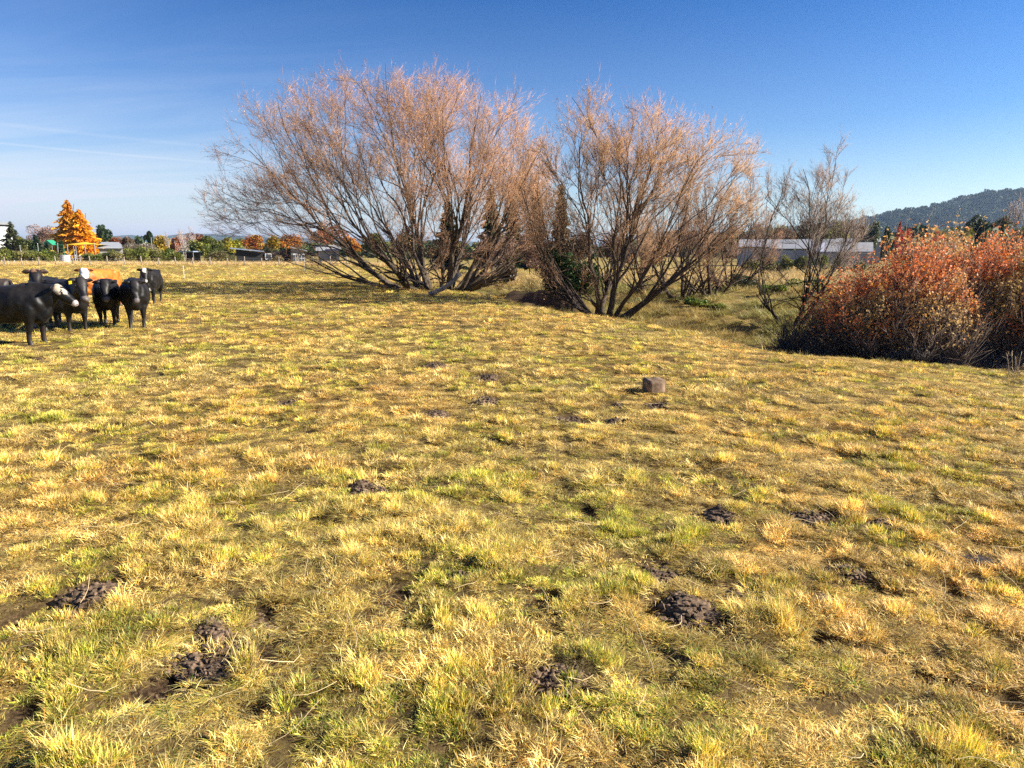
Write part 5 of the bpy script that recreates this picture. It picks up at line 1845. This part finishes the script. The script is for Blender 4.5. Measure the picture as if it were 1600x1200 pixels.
def make_playground():
    # shade sail: tensioned yellow cloth on six posts
    Y = 126
    xa, xb = x_at(95, Y, 390), x_at(150, Y, 390); c = (xa + xb) / 2; hw = (xb - xa) / 2
    zl, zp = z_at(382.5, Y), z_at(377.5, Y)
    ro = empty("shade_sail", (c, Y, 0)); tag(ro, 'yellow peaked shade sail on pale posts in the playground', 'shade sail')
    n = 14
    g = np.linspace(-1, 1, n)
    A, B = np.meshgrid(g, g)
    rr = np.maximum(np.abs(A), np.abs(B)) * 0.6 + np.hypot(A, B) * 0.4
    edge = 1 - 0.10 * (1 - np.minimum(np.abs(A), np.abs(B)) ** 2) * np.maximum(np.abs(A), np.abs(B)) ** 4
    Z = zl + (zp - zl) * np.clip(1 - rr, 0, 1) ** 1.6 + .1 * (np.abs(A * B))
    V = np.stack([A * hw * edge, B * hw * .8 * edge + 2, Z], -1).reshape(-1, 3)
    V2 = V - np.array([0, 0, .03])
    idd = np.arange(n * n).reshape(n, n)
    q = np.stack([idd[:-1, :-1], idd[:-1, 1:], idd[1:, 1:], idd[1:, :-1]], -1).reshape(-1, 4)
    link("canopy", mesh_np("canopy", np.vstack([V, V2]), np.vstack([q, q[:, ::-1] + n * n]), True), M['yellow'], ro)
    MB().tube([(0, 2, -.3), (0, 2, zp - .05)], [.06, .05], 8).build("post", M['steel'], ro)
    for sx in (-1, 1):
        for sy in (-1, 1):
            MB().tube([(sx * (hw + .25), 2 + sy * hw * .8, -.3), (sx * (hw + .1), 2 + sy * hw * .8, zl + .35)], [.06, .05], 8).build("post", M['steel'], ro)
        MB().tube([(sx * hw * .5, 2 - hw * .8, -.3), (sx * hw * .5, 2 - hw * .8, zl + .1)], [.08, .06], 8).build("post", M['steel'], ro)
    # low rail below
    ra = empty("railing", (c + 1.2, Y - 1.2, 0)); tag(ra, 'low pale railing under the yellow shade sail', 'railing')
    MB().tube([(-2, 0, 1.0), (2.2, 0, 1.0)], [.05, .05], 6).build("rail", M['white'], ra)
    MB().tube([(-2, 0, .6), (2.2, 0, .6)], [.05, .05], 6).build("rail", M['white'], ra)
    for k in range(6):
        MB().tube([(-2 + k * .84, 0, -.2), (-2 + k * .84, 0, 1.15)], [.05, .05], 6).build("post", M['white'], ra)
    # slide
    Y = 119; x = x_at(110, Y, 395)
    sl = empty("slide", (x, Y, 0)); tag(sl, 'yellow playground slide above the grey tank', 'slide')
    zt = z_at(391.5, Y) + .1
    zb = .35
    pts = [(.75, 0, zt), (.45, 0, zt - .12), (-.3, 0, (zt + zb) / 2), (-.75, 0, zb), (-1.05, 0, zb - .02)]
    MB2 = MB()
    for i in range(len(pts) - 1):
        a, b = pts[i], pts[i + 1]
        for (yo, hh, th) in ((0, 0, .07), (-.32, .12, .22), (.32, .12, .22)):
            wd = .6 if yo == 0 else .06
            MB2.prism([(a[0], yo - wd / 2, a[2] + hh), (b[0], yo - wd / 2, b[2] + hh), (b[0], yo - wd / 2, b[2] + hh - th), (a[0], yo - wd / 2, a[2] + hh - th)], (0, wd, 0))
    MB2.build("chute", M['yplastic'], sl)
    for yo in (-.3, .3):
        MB().tube([(.85, yo, -.2), (.85, yo, zt + .7)], [.05, .05], 6).build("post", M['steel'], sl)
    for k in range(4):
        mbox("rung", (.92, 0, .3 + k * .33), (.06, .56, .05), M['steel'], sl)
    # play tower
    Y = 132; x = x_at(80, Y, 390)
    pt = empty("play_tower", (x, Y, 0)); tag(pt, 'playground tower with a green pitched roof and orange panels', 'play tower')
    zt = z_at(375, Y)
    for sx in (-.65, .65):
        for sy in (-.65, .65):
            MB().tube([(sx, sy, -.2), (sx, sy, zt - .9)], [.06, .06], 6).build("post", M['steel'], pt)
    rf = MB()
    rf.prism([(-1, -1, zt - .9), (1, -1, zt - .9), (0, -1, zt)], (0, 2, 0))
    rf.build("roof", M['green_pl'], pt)
    mbox("platform", (0, 0, 1.3), (1.5, 1.5, .12), M['orange_pl'], pt)
    mbox("panel", (0, -.74, 1.75), (1.3, .06, .7), M['orange_pl'], pt)
    mbox("panel", (0, -.74, .7), (1.3, .06, .35), M['white'], pt)
    bs = MB(); bs.tube([(1.2, 0, -.2), (1.2, 0, zt - .9)], [.05, .05], 6); bs.tube([(2.4, 0, -.2), (2.4, 0, zt - .9)], [.05, .05], 6); bs.tube([(.7, 0, zt - .95), (2.4, 0, zt - .95)], [.05, .05], 6)
    bs.build("climbing_frame", M['green_pl'], pt)
    # small yellow mushroom seat canopy beside
    Y = 121; x = x_at(80, Y, 392)
    um = empty("play_canopy", (x, Y, 0)); tag(um, 'small round yellow play canopy rising out of the shrubs', 'canopy')
    v, f = ICO[3]; v = v.copy(); v[:, 2] = np.maximum(v[:, 2], -.05)
    zz = z_at(391, Y)
    link("dome", mesh_np("dome", v * np.array([.5, .5, .32]) + np.array([0, 0, zz - .3]), f, True), M['yplastic'], um)
    MB().tube([(0, 0, -.2), (0, 0, zz - .1)], [.05, .05], 6).build("post", M['steel'], um)
    # tank
    Y = 99; x = x_at(101, Y, 400)
    tk = empty("water_tank", (x, Y, 0)); tag(tk, 'pale grey concrete trough tank behind the far fence', 'tank')
    zt = z_at(399.5, Y)
    wpx = px_size(13, Y)
    MB().tube([(0, 0, -.2), (0, 0, zt * .5), (0, 0, zt)], [wpx / 2, wpx / 2 * 1.02, wpx / 2], 18).build("body", M['concrete'], tk)
    MB().tube([(0, 0, zt + .003), (0, 0, zt + .1)], [wpx / 2 * 1.08, wpx / 2 * 1.05], 18).build("lid", M['concrete'], tk)
    # white table / rails on the left
    Y = 116; x = x_at(18, Y, 395)
    rl = empty("railing", (x, Y, 0)); tag(rl, 'white post and rail stockyard railing below the grey green conifer', 'railing')
    MB().tube([(-1.8, 0, 1.35), (3.4, 0, 1.35)], [.06, .06], 6).build("rail", M['white'], rl)
    MB().tube([(-1.8, 0, .9), (3.4, 0, .9)], [.05, .05], 6).build("rail", M['white'], rl)
    for k in range(6):
        MB().tube([(-1.8 + k * 1.04, 0, -.2), (-1.8 + k * 1.04, 0, 1.5)], [.06, .06], 6).build("post", M['white'], rl)
    for i, (px, yt, lab) in enumerate(((32, 384, 'thin white pole beside the stockyard railing'), (60, 381, 'thin white pole in front of the small dark conifer'), (238, 372, 'grey pole below the yellow autumn tree'))):
        Y = 110; x = x_at(px, Y, 392); zt = z_at(yt, Y)
        p = empty("pole", (x, Y, 0)); tag(p, lab, 'pole', 'poles behind the far fence')
        MB().tube([(0, 0, -.3), (0, 0, zt)], [.05, .045], 8).build("shaft", M['steel'], p)
        MB().tube([(0, 0, zt + .003), (0, 0, zt + .08)], [.06, .04], 8).build("cap", M['steel'], p)


make_playground()


def make_fence():
    Y = 91.0
    xs = np.arange(x_at(-20, Y, 410), x_at(545, Y, 410), 2.25)
    x0 = xs[0]
    ro = empty("wire_fence", (x0, Y, gh(x0, Y))); tag(ro, 'long post and wire fence closing the far end of the paddock', 'fence')
    me = None
    r = random.Random(5)
    tops = []
    for i, x in enumerate(xs):
        if me is None:
            o = MB().tube([(0, 0, -.3), (0, 0, .6), (0, 0, 1.1)], [.07, .065, .06], 6).build("post", M['wood'], ro); me = o.data
        else:
            o = link("post", me, None, ro)
        zz = gh(x, Y) - gh(x0, Y)
        o.location = (x - x0, 0, zz); o.rotation_euler = (r.uniform(-.05, .05), r.uniform(-.06, .06), r.uniform(0, 3)); o.scale = (1, 1, r.uniform(.85, 1.12))
        tops.append((x - x0, zz))
    for h in (.35, .62, .9):
        P = [(a, -.07, b + h) for a, b in tops]
        MB().tube(P, [.006] * len(P), 4).build("wire", M['steel'], ro)
    # thin white electric fence standards in the paddock
    for i, (px, py, lab) in enumerate(((288, 436, 'thin white electric fence standard at the edge of the willow shadow'), (476, 424, 'thin white electric fence standard under the low willow limbs'))):
        x, y = hit(px, py)
        p = empty("fence_standard", (x, y, gh(x, y))); tag(p, lab, 'fence post', 'electric fence standards')
        MB().tube([(0, 0, -.1), (0, 0, .85)], [.014, .012], 6).build("rod", M['white'], p)
        MB().tube([(0, 0, .8), (0, -.05, .82), (.03, -.06, .86)], [.012, .012, .01], 5).build("hook", M['white'], p)


make_fence()


def make_greenhouses():
    spec = [(1155, 1215, 374, 388, 122, 'low grey greenhouse with one bright roof panel, behind the gully willows'),
            (1205, 1302, 374, 391, 124, 'long middle greenhouse behind the slim dark tree'),
            (1268, 1360, 379, 396, 112, 'long greenhouse with a pale flat roof behind the edge of the red shrubs'),
            (1308, 1372, 372, 380, 150, 'far greenhouse roof showing above the long one')]
    for i, (pa, pb, yt, ye, Y, lab) in enumerate(spec):
        xa, xb = x_at(pa, Y, 385), x_at(pb, Y, 385); c = (xa + xb) / 2; w = xb - xa
        zg = gh(c, Y); zt = z_at(yt, Y) - zg; ze = z_at(ye, Y) - zg
        ro = empty("greenhouse", (c, Y, zg)); face_view(ro); tag(ro, lab, 'greenhouse', 'greenhouses beyond the far field')
        MB().box((0, 4, ze / 2 - .2), (w, 8, ze + .4)).build("wall", M['poly'], ro)
        nb = max(3, int(w / 2.2))
        for k in range(nb):
            a = -w / 2 + w * k / nb; b = -w / 2 + w * (k + 1) / nb
            bright = (i == 0 and k == nb - 2) or i == 2 and k == 0
            rf = MB().prism([(a + .03, -.25, ze + .22), (b - .03, -.25, ze + .22), (b - .03, 4, zt), (a + .03, 4, zt)], (0, .02, .08))
            rf.build("roof_panel", M['pale_panel'] if bright else M['poly'], ro)
            MB().prism([(a + .03, 4.02, zt), (b - .03, 4.02, zt), (b - .03, 8.25, ze + .22), (a + .03, 8.25, ze + .22)], (0, .02, .08)).build("roof_panel", M['poly'], ro)
        for k in range(nb + 1):
            mbox("rib", (-w / 2 + w * k / nb, -.04, ze / 2), (.08, .1, ze), M['steel'], ro)


make_greenhouses()

# ------------------------------------------------------------------ stalks and small plants near the gully lip


def stalk_plant(name, label, px, py, h, n, spread, seed, col=(0.42, 0.31, 0.19), cat='dead stalks'):
    r = np.random.default_rng(seed)
    x, y = hit(px, py)
    root = empty(name, (x, y, gh(x, y))); tag(root, label, cat, 'dead stalks at the gully lip')
    s = np.stack([r.normal(0, .05, n), r.normal(0, .05, n), np.full(n, -.06)], -1)
    d = np.stack([r.normal(0, spread, n), r.normal(0, spread, n), np.ones(n)], -1)
    P = grow(s, d, h * r.uniform(.6, 1.05, n), 6, .05, .0, None, r)
    v, f = tubes(P, taper(P, np.full(n, .009), np.full(n, .004)), 4, cap=True)
    link("stem", mesh_np("stem", v, f, True, np.tile(col, (len(v), 1))), M['twig'], root)
    s, d, i, t = sprout(P, 4, .3, .95, .5, 1.1, r)
    Q = grow(s, d, h * .25 * r.uniform(.5, 1.2, len(s)), 4, .1, .02, None, r)
    v, f = tubes(Q, taper(Q, np.full(len(Q), .005), np.full(len(Q), .0025)), 3)
    link("side_shoots", mesh_np("side_shoots", v, f[0], True, np.tile(col, (len(v), 1))), M['twig'], root)


stalk_plant("dead_stalk", 'pale dead thistle stalk standing alone at the gully lip', 1187, 541, 0.62, 3, .12, 11)
stalk_plant("dead_stalk", 'cluster of pale dead stalks by the mud below the red thicket', 1585, 590, 0.6, 9, .35, 12)
stalk_plant("dead_stalk", 'short broken dead stalks leaning at the willow foot', 760, 470, 0.55, 5, .4, 13)


def fallen_branches():
    r = np.random.default_rng(88)
    for i, (px, py, ln, lab) in enumerate(((1360, 540, 2.0, 'long grey fallen branch lying under the first red shrub'), (1455, 546, 1.7, 'forked grey dead branch under the middle red shrub'), (1395, 548, 1.4, 'short pale dead branch lying between the two red shrubs'), (700, 462, 1.6, 'bleached log end lying at the foot of the big willow'))):
        x, y = hit(px, py)
        root = empty("fallen_branch", (x, y, gh(x, y))); tag(root, lab, 'branch', 'dead branches on the ground')
        a = r.uniform(-.3, .3)
        P = grow(np.array([[-ln / 2, 0, .05]]), np.array([[math.cos(a), math.sin(a) * .5, .10]]), np.array([ln]), 8, .10, -.012, None, r)
        v, f = tubes(P, taper(P, np.array([.03 if i < 3 else .12]), np.array([.012 if i < 3 else .09])), 6, cap=True)
        link("limb", mesh_np("limb", v, f, True, np.tile((.24, .2, .17), (len(v), 1))), M['bark'], root)
        s, d, q, t = sprout(P, 7, .2, .95, .5, 1.0, r, .4)
        Q = grow(s, d, ln * .35 * r.uniform(.5, 1.2, len(s)), 5, .12, .0, None, r)
        v, f = tubes(Q, taper(Q, np.full(len(Q), .011), np.full(len(Q), .005)), 4)
        link("side_twigs", mesh_np("side_twigs", v, f[0], True, np.tile((.26, .21, .18), (len(v), 1))), M['twig'], root)


fallen_branches()

x_, y_ = hit(1430, 563)
leafy_tree("weed_clump", 'single yellow green weed at the paddock edge before the red shrubs', (x_, y_, gh(x_, y_) - .03), .26, .16, [(.3, .34, .03), (.42, .42, .04)], 830, cat='weeds', n=320, leaf=.03, trunk_h=0.0, trunk_r=.006, group='green weeds in the gully')

# ------------------------------------------------------------------ cattle


def coat_mat():
    m, n, l, b, o = mat_new("cow_coat")
    a = n.new("ShaderNodeAttribute"); a.attribute_name = "Col"
    tc = n.new("ShaderNodeTexCoord")
    t = n.new("ShaderNodeTexNoise"); t.inputs['Scale'].default_value = 5; t.inputs['Detail'].default_value = 9; t.inputs['Roughness'].default_value = .65
    l.new(tc.outputs['Object'], t.inputs['Vector'])
    r = ramp(n, [(.3, (.55, .5, .48)), (.5, (.95, .95, .95)), (.72, (1.5, 1.45, 1.4))])
    l.new(t.outputs['Fac'], r.inputs[0])
    mx = n.new("ShaderNodeMixRGB"); mx.blend_type = 'MULTIPLY'; mx.inputs[0].default_value = 1
    l.new(a.outputs['Color'], mx.inputs[1]); l.new(r.outputs[0], mx.inputs[2])
    l.new(mx.outputs[0], b.inputs['Base Color'])
    b.inputs['Roughness'].default_value = .5
    b.inputs['Specular IOR Level'].default_value = .28
    b.inputs['Sheen Weight'].default_value = .02
    b.inputs['Sheen Roughness'].default_value = .4
    t2 = n.new("ShaderNodeTexNoise"); t2.inputs['Scale'].default_value = 60; t2.inputs['Detail'].default_value = 3
    l.new(tc.outputs['Object'], t2.inputs['Vector'])
    bp = n.new("ShaderNodeBump"); bp.inputs['Strength'].default_value = .12; bp.inputs['Distance'].default_value = .006
    l.new(t2.outputs['Fac'], bp.inputs['Height']); l.new(bp.outputs[0], b.inputs['Normal'])
    return m


M['coat'] = coat_mat()
M['eye'] = plain("cow_eye", (.008, .006, .005), .1, .1, 2, spec=.6)
M['horn'] = plain("hoof_horn", (.05, .04, .035), .5, .2, 10)
M['tagyellow'] = plain("ear_tag", (.8, .55, .02), .4, .05, 3)


def loft(cs, sides=16, expo=2.3):
    """cs: list of (center xyz, axis_u xyz*halfwidth, axis_v xyz*halfheight) -> closed tube"""
    K = len(cs)
    ang = np.arange(sides) * 2 * math.pi / sides
    c, s = np.cos(ang), np.sin(ang)
    c = np.sign(c) * np.abs(c) ** (2 / expo); s = np.sign(s) * np.abs(s) ** (2 / expo)
    V = [np.array(o)[None] + np.array(u)[None] * c[:, None] + np.array(w)[None] * s[:, None] for o, u, w in cs]
    V = np.vstack(V)
    idx = np.arange(K * sides).reshape(K, sides)
    a = idx[:-1]; b = idx[1:]
    q = np.stack([a, np.roll(a, -1, 1), np.roll(b, -1, 1), b], -1).reshape(-1, 4)
    n0 = len(V)
    V = np.vstack([V, np.array(cs[0][0])[None], np.array(cs[-1][0])[None]])
    t = []
    for i in range(sides):
        j = (i + 1) % sides
        t.append((n0, idx[0, j], idx[0, i])); t.append((n0 + 1, idx[-1, i], idx[-1, j]))
    return V, q, np.array(t)


def make_cow(label, loc, heading, yaw, pitch, neck_lift, scale, coat, seed, tagged=False, legshift=(0, 0, 0, 0), face=None, girth=1.0):
    """heading: direction of the body (0 = +X); yaw: head turn relative to body; pitch: head drop (0 = level)"""
    rr = random.Random(seed)
    V, Q, T = [], [], []; nv = 0

    def add(p):
        nonlocal nv
        v, q, t = p
        V.append(v); Q.append(q + nv); T.append(t + nv); nv += len(v)
    body = [(-.84, .99, .05, .09), (-.80, .97, .16, .19), (-.70, .92, .23, .265), (-.55, .885, .265, .31), (-.35, .855, .275, .335), (-.10, .815, .31, .375), (.15, .81, .31, .385), (.38, .825, .275, .37), (.55, .85, .245, .335), (.68, .87, .205, .28), (.76, .91, .145, .205), (.81, .94, .06, .1)]
    add(loft([((x, 0, z), (0, w * girth, 0), (0, 0, h)) for x, z, w, h in body], 20, 2.35))
    # withers and hip ridges, brisket
    add(loft([((x, 0, z), (0, w, 0), (0, 0, h)) for x, z, w, h in ((.25, 1.12, .03, .03), (.36, 1.15, .07, .07), (.5, 1.14, .07, .07), (.62, 1.1, .03, .03))], 10))
    for s in (-1, 1):
        add(loft([((x, s * .19, z), (0, w, 0), (0, 0, h)) for x, z, w, h in ((-.68, 1.08, .03, .03), (-.60, 1.12, .06, .06), (-.48, 1.13, .05, .05), (-.4, 1.1, .02, .02))], 8))
    add(loft([((x, 0, z), (0, w, 0), (0, 0, h)) for x, z, w, h in ((.4, .54, .05, .05), (.55, .53, .12, .10), (.70, .58, .125, .12), (.80, .69, .085, .12), (.86, .82, .04, .08))], 10))
    # neck as a bend from the shoulders to the poll
    A = np.array([.52, 0, .96]); poll = np.array([.60 + .37 * math.cos(yaw), .36 * math.sin(yaw), 1.12 + neck_lift])
    mid = np.array([.80, .06 * math.sin(yaw), 1.00 + neck_lift * .4])
    cs = []
    for k in range(7):
        t = k / 6
        p = (1 - t) ** 2 * A + 2 * t * (1 - t) * mid + t * t * poll
        tg = unit(2 * (1 - t) * (mid - A) + 2 * t * (poll - mid))
        side = unit(np.cross(np.array([0, 0, 1.0]), tg)); up = np.cross(tg, side)
        w = np.interp(t, [0, .5, 1], [.20, .145, .105]); h = np.interp(t, [0, .5, 1], [.32, .25, .14])
        cs.append((p - up * .02, side * w, up * h))
    add(loft(cs, 14, 2.2))
    # head
    hx = np.array([math.cos(yaw) * math.cos(pitch), math.sin(yaw) * math.cos(pitch), -math.sin(pitch)])
    hs = unit(np.cross(np.array([0, 0, 1.0]), hx)); hu = np.cross(hx, hs)
    prof = [(-.09, .055, .055, 0), (-.05, .105, .10, 0), (.03, .128, .122, -.012), (.11, .13, .13, -.022), (.20, .108, .118, -.03), (.29, .078, .092, -.032), (.37, .075, .078, -.03), (.43, .078, .070, -.03), (.475, .062, .055, -.028), (.495, .03, .03, -.025)]
    add(loft([(poll + hx * a + hu * d, hs * w, hu * h) for a, w, h, d in prof], 16, 2.4))
    # legs
    legs = []
    for i, (fx, s) in enumerate(((1, 1), (1, -1), (-1, 1), (-1, -1))):
        sh = legshift[i]
        if fx == 1:
            pts = [(.50, .14, .92, .10), (.50, .175, .74, .115), (.47 + .1 * sh, .165, .56, .095), (.50 + .7 * sh, .15, .37, .062), (.485 + .95 * sh, .148, .24, .044), (.48 + sh, .146, .115, .049), (.495 + sh, .146, .065, .048), (.51 + sh, .146, 0.0, .055)]
        else:
            pts = [(-.60, .12, .98, .13), (-.57, .165, .80, .155), (-.52 + .1 * sh, .175, .64, .118), (-.62 + .5 * sh, .165, .49, .08), (-.71 + .8 * sh, .15, .385, .06), (-.69 + .95 * sh, .148, .24, .045), (-.675 + sh, .146, .115, .042), (-.66 + sh, .146, .065, .048), (-.645 + sh, .146, 0.0, .055)]
        add(loft([((x, s * y, z), (r_ * (1.25 if z > .6 else 1.1), 0, 0), (0, r_ * .9, 0)) for x, y, z, r_ in pts], 12, 2.0))
        legs.append((pts[-1][0], s * pts[-1][1]))
    tmp = mesh_np("cow_body", np.vstack(V), [np.vstack(Q), np.vstack(T)])
    to = bpy.data.objects.new("cow_tmp", tmp); COL.objects.link(to)
    md = to.modifiers.new("r", 'REMESH'); md.mode = 'VOXEL'; md.voxel_size = .021
    md = to.modifiers.new("s", 'SMOOTH'); md.factor = .5; md.iterations = 4
    dg = bpy.context.evaluated_depsgraph_get()
    me = bpy.data.meshes.new_from_object(to.evaluated_get(dg))
    bpy.data.objects.remove(to); bpy.data.meshes.remove(tmp)
    me.name = "body"
    n = len(me.vertices)
    co = np.empty(n * 3, np.float32); me.vertices.foreach_get("co", co); co = co.reshape(-1, 3).astype(float)
    me.polygons.foreach_set("use_smooth", np.ones(len(me.polygons), bool))
    rel = co - poll
    ax, lat, upv = rel @ hx, rel @ hs, rel @ hu
    C = np.tile(np.array(coat['body']), (n, 1))
    top_ = sstep(.95, 1.25, co[:, 2])[:, None] * .8 + .6 * sstep(.5, .75, fbm(co[:, 0] * 2.5 + seed, co[:, 2] * 3 + co[:, 1], 3, seed + 5))[:, None]  # highlight along the back painted into the coat, plus random paler patches
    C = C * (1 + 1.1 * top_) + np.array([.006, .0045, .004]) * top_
    ishead = (ax > -.1) & (np.abs(lat) < .15) & (np.abs(upv + .02) < .17)
    nz = fbm(co[:, 0] * 9, co[:, 1] * 9 + co[:, 2] * 7, 3, seed) - .5
    if 'face' in coat:
        C = np.where((ishead & (ax + .12 * nz > -.06))[:, None], np.array(coat['face']), C)
    if 'blaze' in coat:
        bl = ishead & (ax > -.05) & (nz > -coat.get('solid', .3)) & (ax < coat.get('blaze_end', .3) + .25 * nz) & (upv + .05 * nz > coat.get('blaze_up', .02)) & (np.abs(lat + .1 * nz) < coat.get('blaze_w', .075))
        C = np.where(bl[:, None], np.array(coat['blaze']), C)
    if 'poll' in coat:
        C = np.where((ishead & (ax + .2 * nz < .03) & (upv > -.02))[:, None], np.array(coat['poll']), C)
    muz = ishead & (ax > .40)
    C = np.where(muz[:, None], np.array(coat.get('muzzle', (.16, .13, .12))), C)
    if 'belly' in coat:
        C = np.where(((co[:, 2] < .56 + .1 * nz) & (co[:, 2] > .45) & (co[:, 0] > .3) & (np.abs(co[:, 1]) < .1))[:, None], np.array(coat['belly']), C)
    if 'socks' in coat:
        C = np.where((co[:, 2] < .13 + .08 * nz)[:, None], np.array(coat['socks']), C)
    mud = (1 - sstep(.08, .42, co[:, 2] + .25 * nz))[:, None] * .6
    C = C * (1 - mud) + np.array([.04, .028, .02]) * mud
    C = np.where((co[:, 2] < .055)[:, None], np.array([.035, .03, .028]), C)
    lump = fbm(co[:, 0] * 3.1 + seed, co[:, 2] * 3.1 + co[:, 1] * 2.3, 3, seed + 40) - .5
    nrm_ = np.empty(n * 3, np.float32); me.vertices.foreach_get('normal', nrm_)
    lump2 = fbm(co[:, 0] * 8 + seed, co[:, 2] * 8 + co[:, 1] * 6, 2, seed + 60) - .5
    ribs = np.sin(co[:, 0] * 34) * np.exp(-((co[:, 0] - .02) / .26) ** 2) * sstep(.55, .75, co[:, 2]) * (1 - sstep(.98, 1.1, co[:, 2]))
    fold = np.sin((co[:, 0] + .5 * co[:, 2]) * 30) * np.exp(-((co[:, 0] - .72) / .12) ** 2) * (1 - sstep(.95, 1.15, co[:, 2]))
    co2 = co + nrm_.reshape(-1, 3) * ((lump * .06 + lump2 * .022) * sstep(.3, .6, co[:, 2]) + .005 * ribs + .008 * fold)[:, None]
    me.vertices.foreach_set('co', co2.astype(np.float32).ravel()); me.update()
    a = me.color_attributes.new("Col", 'FLOAT_COLOR', 'POINT')
    c4 = np.ones((n, 4), np.float32); c4[:, :3] = C
    a.data.foreach_set("color", c4.ravel())
    root = empty("cow", (loc[0], loc[1], loc[2]), heading)
    root.scale = (scale, scale, scale)
    tag(root, label, 'cow', 'cattle standing at the left of the paddock')
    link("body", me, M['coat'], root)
    ecol = np.array(coat.get('ear', coat['body']))
    for s in (-1, 1):
        b0 = poll - hx * .01 + hs * s * .085 + hu * .035
        dr = unit(hs * s * 1.0 + hu * (-.12 if s > 0 else -.05) + hx * .12)
        fw = unit(hx * .75 + hu * .35); fw = unit(fw - dr * np.dot(fw, dr)); th = np.cross(dr, fw)
        rows = [(0, .026, .024), (.04, .045, .027), (.085, .055, .022), (.125, .043, .016), (.155, .02, .01), (.17, .006, .005)]
        v, q, t = loft([(b0 + dr * a_ - fw * .02 * math.sin(a_ * 12), th * w, fw * h) for a_, w, h in rows], 10, 2.0)
        inner = ((v - b0) @ fw) > .008
        cc = np.where(inner[:, None], np.array(coat.get('ear_in', ecol * 1.6)), ecol)
        er = link("ear", mesh_np("ear", v, [q, t], True, cc), M['coat'], root)
        if tagged and s == (1 if tagged == 'R' else -1):
            p = b0 + dr * .11 - hu * .03 + fw * .03
            Mx = np.stack([dr, fw, th], 1)
            MB().box(tuple(p), (.06, .012, .07), m=Mx).build("ear_tag", M['tagyellow'], er)
        ev, ef = ICO[2]
        pe = poll + hx * .13 + hs * s * .114 + hu * .025
        link("eye", mesh_np("eye", ev * .021 + pe, ef, True), M['eye'], root)
        pn = poll + hx * .478 + hs * s * .036 + hu * (-.012)
        link("nostril", mesh_np("nostril", ev * np.array([.014, .014, .011]) + pn, ef, True), M['eye'], root)
    v, f = tubes(np.array([[(-.80, 0, 1.10), (-.87, 0, 1.06), (-.90, .01, .92), (-.90, .02, .75), (-.89, .03, .58), (-.88, .03, .46), (-.88, .04, .36)]], float), np.array([[.045, .036, .026, .022, .028, .045, .012]]), 8, cap=True)
    link("tail", mesh_np("tail", v, f, True, np.tile(np.array(coat.get('tail', coat['body'])), (len(v), 1))), M['coat'], root)
    return root


BLACK = (.0048, .0043, .0044)


def make_cattle():
    def place(px, Y):
        x = x_at(px, Y, 500)
        return (x, Y, gh(x, Y) - .005)
    blk = dict(body=BLACK, muzzle=(.10, .085, .08), ear_in=(.05, .04, .035))
    make_cow('black cow with a pale patched face standing side on, head turned along the herd', place(12, 13.3), R(6), R(2), R(40), .0, .99,
             dict(blk, blaze=(.42, .36, .27), blaze_end=.20, blaze_up=-.03, blaze_w=.2, solid=.03, muzzle=(.45, .38, .35), ear_in=(.25, .18, .14)), 1, legshift=(.06, -.05, .05, -.08))
    make_cow('brown polled black cow looking over the back of the side-on cow', place(74, 16.6), R(-66), R(10), R(42), .2, 1.0,
             dict(blk, poll=(.20, .11, .06), ear=(.05, .028, .02), ear_in=(.10, .05, .04), socks=(.25, .22, .2)), 2)
    make_cow('black cow whose back shows behind the side-on cow, body leaving the frame', place(-30, 16.6), R(178), R(0), R(40), -.05, 1.02, dict(blk, body=(.016, .012, .010)), 3)
    make_cow('black cow with a yellow ear tag, standing angled toward the camera', place(102, 15.6), R(-30), R(-14), R(55), .05, 1.0, blk, 4, tagged='L', legshift=(.04, -.06, 0, .05))
    make_cow('all black cow facing the camera between the tagged cow and the stocky cow', place(171, 16.9), R(-64), R(8), R(58), .02, .96, blk, 5, legshift=(.02, -.03, .06, -.05))
    make_cow('stocky all black cow with head lowered, in front of the white blazed cow', place(215, 16.7), R(-63), R(6), R(66), .0, .97, blk, 6, girth=1.08, legshift=(0, .03, -.08, .05))
    make_cow('black cow with a white blazed forehead standing at the back of the herd', place(242, 24.6), R(-74), R(6), R(50), .05, 1.0,
             dict(blk, blaze=(.62, .58, .5), blaze_end=.12, blaze_up=.03, blaze_w=.07, muzzle=(.35, .3, .28), belly=(.4, .38, .35)), 7, legshift=(.04, -.04, .06, -.06))
    make_cow('ginger cow with a white face standing behind the black cows', place(163, 22.6), R(-96), R(34), R(58), .05, 1.04,
             dict(body=(.34, .10, .014), face=(.74, .70, .66), muzzle=(.50, .38, .34), ear=(.10, .035, .012), ear_in=(.45, .2, .12), tail=(.05, .03, .03)), 8)


make_cattle()

# ------------------------------------------------------------------ the air


def make_haze():
    o = MB().box((0, 3600, 84), (25000, 25000, 196)).build("haze", None)
    m = bpy.data.materials.new("haze")
    m.use_nodes = True
    n, l = m.node_tree.nodes, m.node_tree.links
    for q in list(n):
        n.remove(q)
    out = n.new("ShaderNodeOutputMaterial")
    v = n.new("ShaderNodeVolumePrincipled")
    v.inputs['Color'].default_value = (0.50, 0.70, 1.0, 1)
    v.inputs['Anisotropy'].default_value = 0.35
    v.inputs['Density'].default_value = 0.00009
    l.new(v.outputs[0], out.inputs['Volume'])
    o.data.materials.append(m)
    tag(o, 'thin blue autumn haze lying over the valley', 'haze', kind='stuff')


make_haze()
